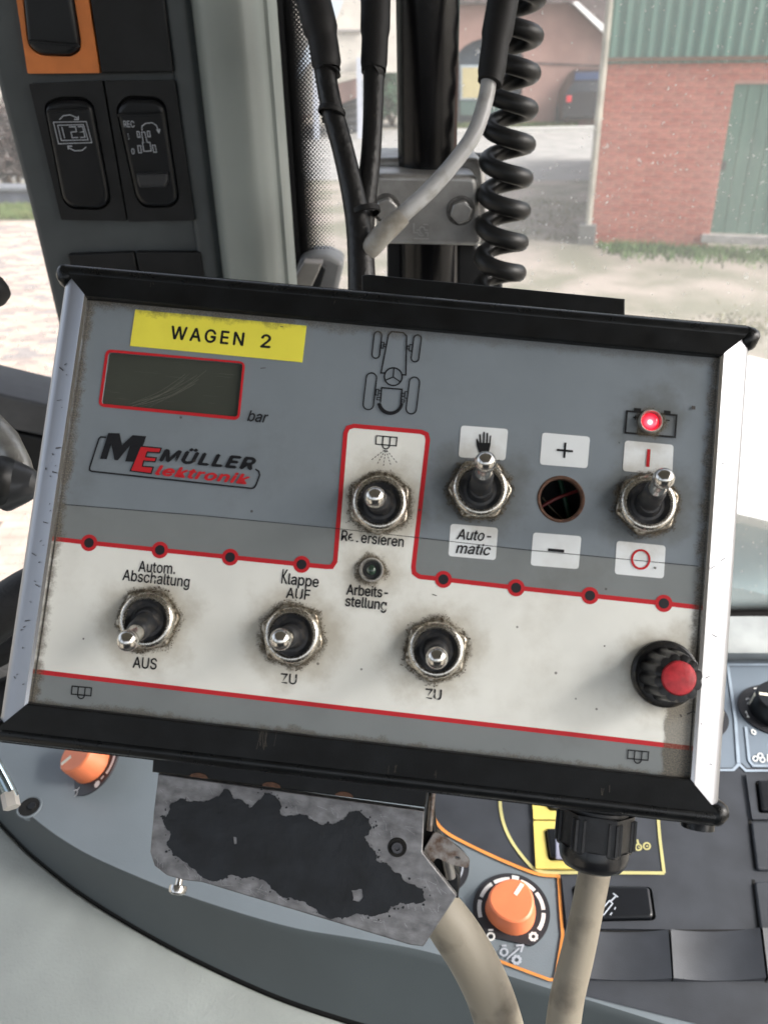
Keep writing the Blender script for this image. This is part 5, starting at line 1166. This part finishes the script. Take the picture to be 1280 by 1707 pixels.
# pale shed with a lean-to seen between the cables
F2 = upright(25.5); sh = thing('pale_shed', 'pale plastered shed seen between the two black sleeves', 'shed', F2.M)
m_pl = mat('plaster_pale', (.62, .58, .52), .85, var=.12, vs=1, detail=6)
MB().slab([[F2.p(*q) for q in ((470, -80), (668, -80), (668, 120), (560, 120), (530, 190), (470, 195))]], -3, 0).build('wall', m_pl, sh, ang=0)
MB().slab([[F2.p(*q, .1) for q in ((552, 47), (604, 48), (604, 52), (552, 52))]], 0, .1).build('ledge', mat('ledge_grey', (.33, .31, .30), .8), sh, ang=0)
MB().slab([[F2.p(*q, .3) for q in ((550, 0), (572, 0), (556, 40), (500, 130), (486, 130))]], .1, .3).build('sloping_gutter', mat('gutter_blue', (.55, .63, .72), .5), sh, ang=0)
for x in (594, 521):
    MB().slab([[F2.p(*q, .3) for q in ((x, 95), (x + 10, 95), (x + 11, 232), (x + 2, 232))]], .1, .3).build('post', mat('post_blue', (.50, .53, .60), .6), sh, ang=0)
MB().slab([[F2.p(*q) for q in ((500, 155), (600, 130), (600, 160), (500, 200))]], -.5, -.01).build('brick_panel', m_hb, sh, ang=0)
tg = G(585, 220); tyr = thing('tyre_stack', 'dark heap of tyres under the pale shed', 'tyre stack', tg)
for k in range(4): MB().lathe([(.18, .0), (.30, -.09), (.36, -.05), (.37, .05), (.30, .10), (.18, .02)], Matrix.Translation((random.uniform(-.05, .05), 0, .12 + k * .22)), 24, cap=False).build('tyre', mat('tyre_dark', (.035, .04, .05), .8), tyr)
# dark blue car half hidden by the barn corner
cg = G(985, 214); car = thing('parked_car', 'dark blue car half hidden behind the downpipe of the brick barn', 'car', Matrix.Translation(cg) @ Matrix.Rotation(R(0), 4, 'Z'))
m_car = mat('car_blue', (.005, .007, .014), .25, coat=.6, var=.05); m_cg = mat('car_glass', (.03, .045, .09), .12)
def sect(y, w1_, z0, zs, zt2, wt): return [(-w1_, y, z0), (-w1_ - .02, y, (z0 + zs) / 2), (-w1_ + .02, y, zs), (-wt, y, zt2 - .08), (-wt + .1, y, zt2), (wt - .1, y, zt2), (wt, y, zt2 - .08), (w1_ - .02, y, zs), (w1_ + .02, y, (z0 + zs) / 2), (w1_, y, z0)]
secs = [sect(0, .72, .35, .80, .95, .64), sect(.05, .82, .25, .88, 1.20, .66), sect(.45, .86, .22, .92, 1.46, .58), sect(1.6, .88, .22, .92, 1.50, .60), sect(2.4, .88, .22, .92, 1.44, .58), sect(3.1, .87, .22, .90, .98, .72), sect(4.0, .82, .25, .72, .80, .70), sect(4.2, .72, .35, .62, .68, .6)]
mb = MB().loft(secs); mb.add(secs[0], [tuple(range(10))[::-1]]); mb.add(secs[-1], [tuple(range(10))]); mb.build('body', m_car, car, ang=40)
MB().add([(-.56, .10, 1.24), (.56, .10, 1.24), (.50, .36, 1.42), (-.50, .36, 1.42)], [(0, 1, 2, 3)]).add([(-.60, .02, .98), (.60, .02, .98), (.58, .07, 1.2), (-.58, .07, 1.2)], [(0, 1, 2, 3)]).build('rear_window', m_cg, car, ang=0)
for s_ in (-1, 1):
    MB().rslab([(s_ * .70 - .07, .70), (s_ * .70 + .07, .70), (s_ * .70 + .07, .86), (s_ * .70 - .07, .86)], 0, .05, .02).build('tail_light', mat('tail_red', (.55, .04, .05), .25), car, M=car.matrix_world @ Matrix.Translation((0, .03, 0)) @ Matrix.Rotation(R(90), 4, 'X'))
    for y in (.75, 3.4):
        MB().lathe([(.0, -.1), (.2, -.11), (.31, -.09), (.32, .0), (.31, .09), (.2, .11), (.0, .1)], Matrix.Translation((s_ * .80, y, .32)) @ Matrix.Rotation(R(90), 4, 'Y'), 24).build('wheel', mat('tyre_dark', (.03, .03, .03), .8), car)
# the tractor's own pale bonnet and fender seen through the windscreen at the right edge
fz = 1.78
fp = lambda x, y, z: CAM + ray(x, y) * ((z - CAM.z) / ray(x, y).z)
f0 = fp(1200, 860, fz); fen = thing('tractor_fender', 'white topped teal fender of the tractor outside at the right edge', 'fender', f0)
rws = []
for (yp, z) in ((588, fz - .02), (592, fz + .005), (600, fz + .01), (700, fz + .012), (800, fz + .012), (856, fz + .004), (866, fz - .03), (872, fz - .08)):
    rws.append([fp(x, yp + dy, z) - f0 for x, dy in ((1080, -12), (1180, -5), (1230, 0), (1280, 12), (1400, 40))])
MB().loft(rws, closed=False, flip=True).build('white_top', mat('fender_white', (.80, .80, .78), .35, coat=.3, var=.02), fen)
f1 = [[fp(x, yp + dy, z) - f0 for x, dy in ((1080, -12), (1180, -5), (1230, 0), (1280, 12), (1400, 40))] for (yp, z) in ((871, fz - .07), (900, fz - .12), (980, fz - .2), (1120, fz - .42))]
MB().loft(f1, closed=False, flip=True).build('teal_side', mat('fender_teal', (.20, .30, .32), .3, coat=.3, var=.1, vs=3, col2=(.32, .42, .43), thr=(.4, .6)), fen)
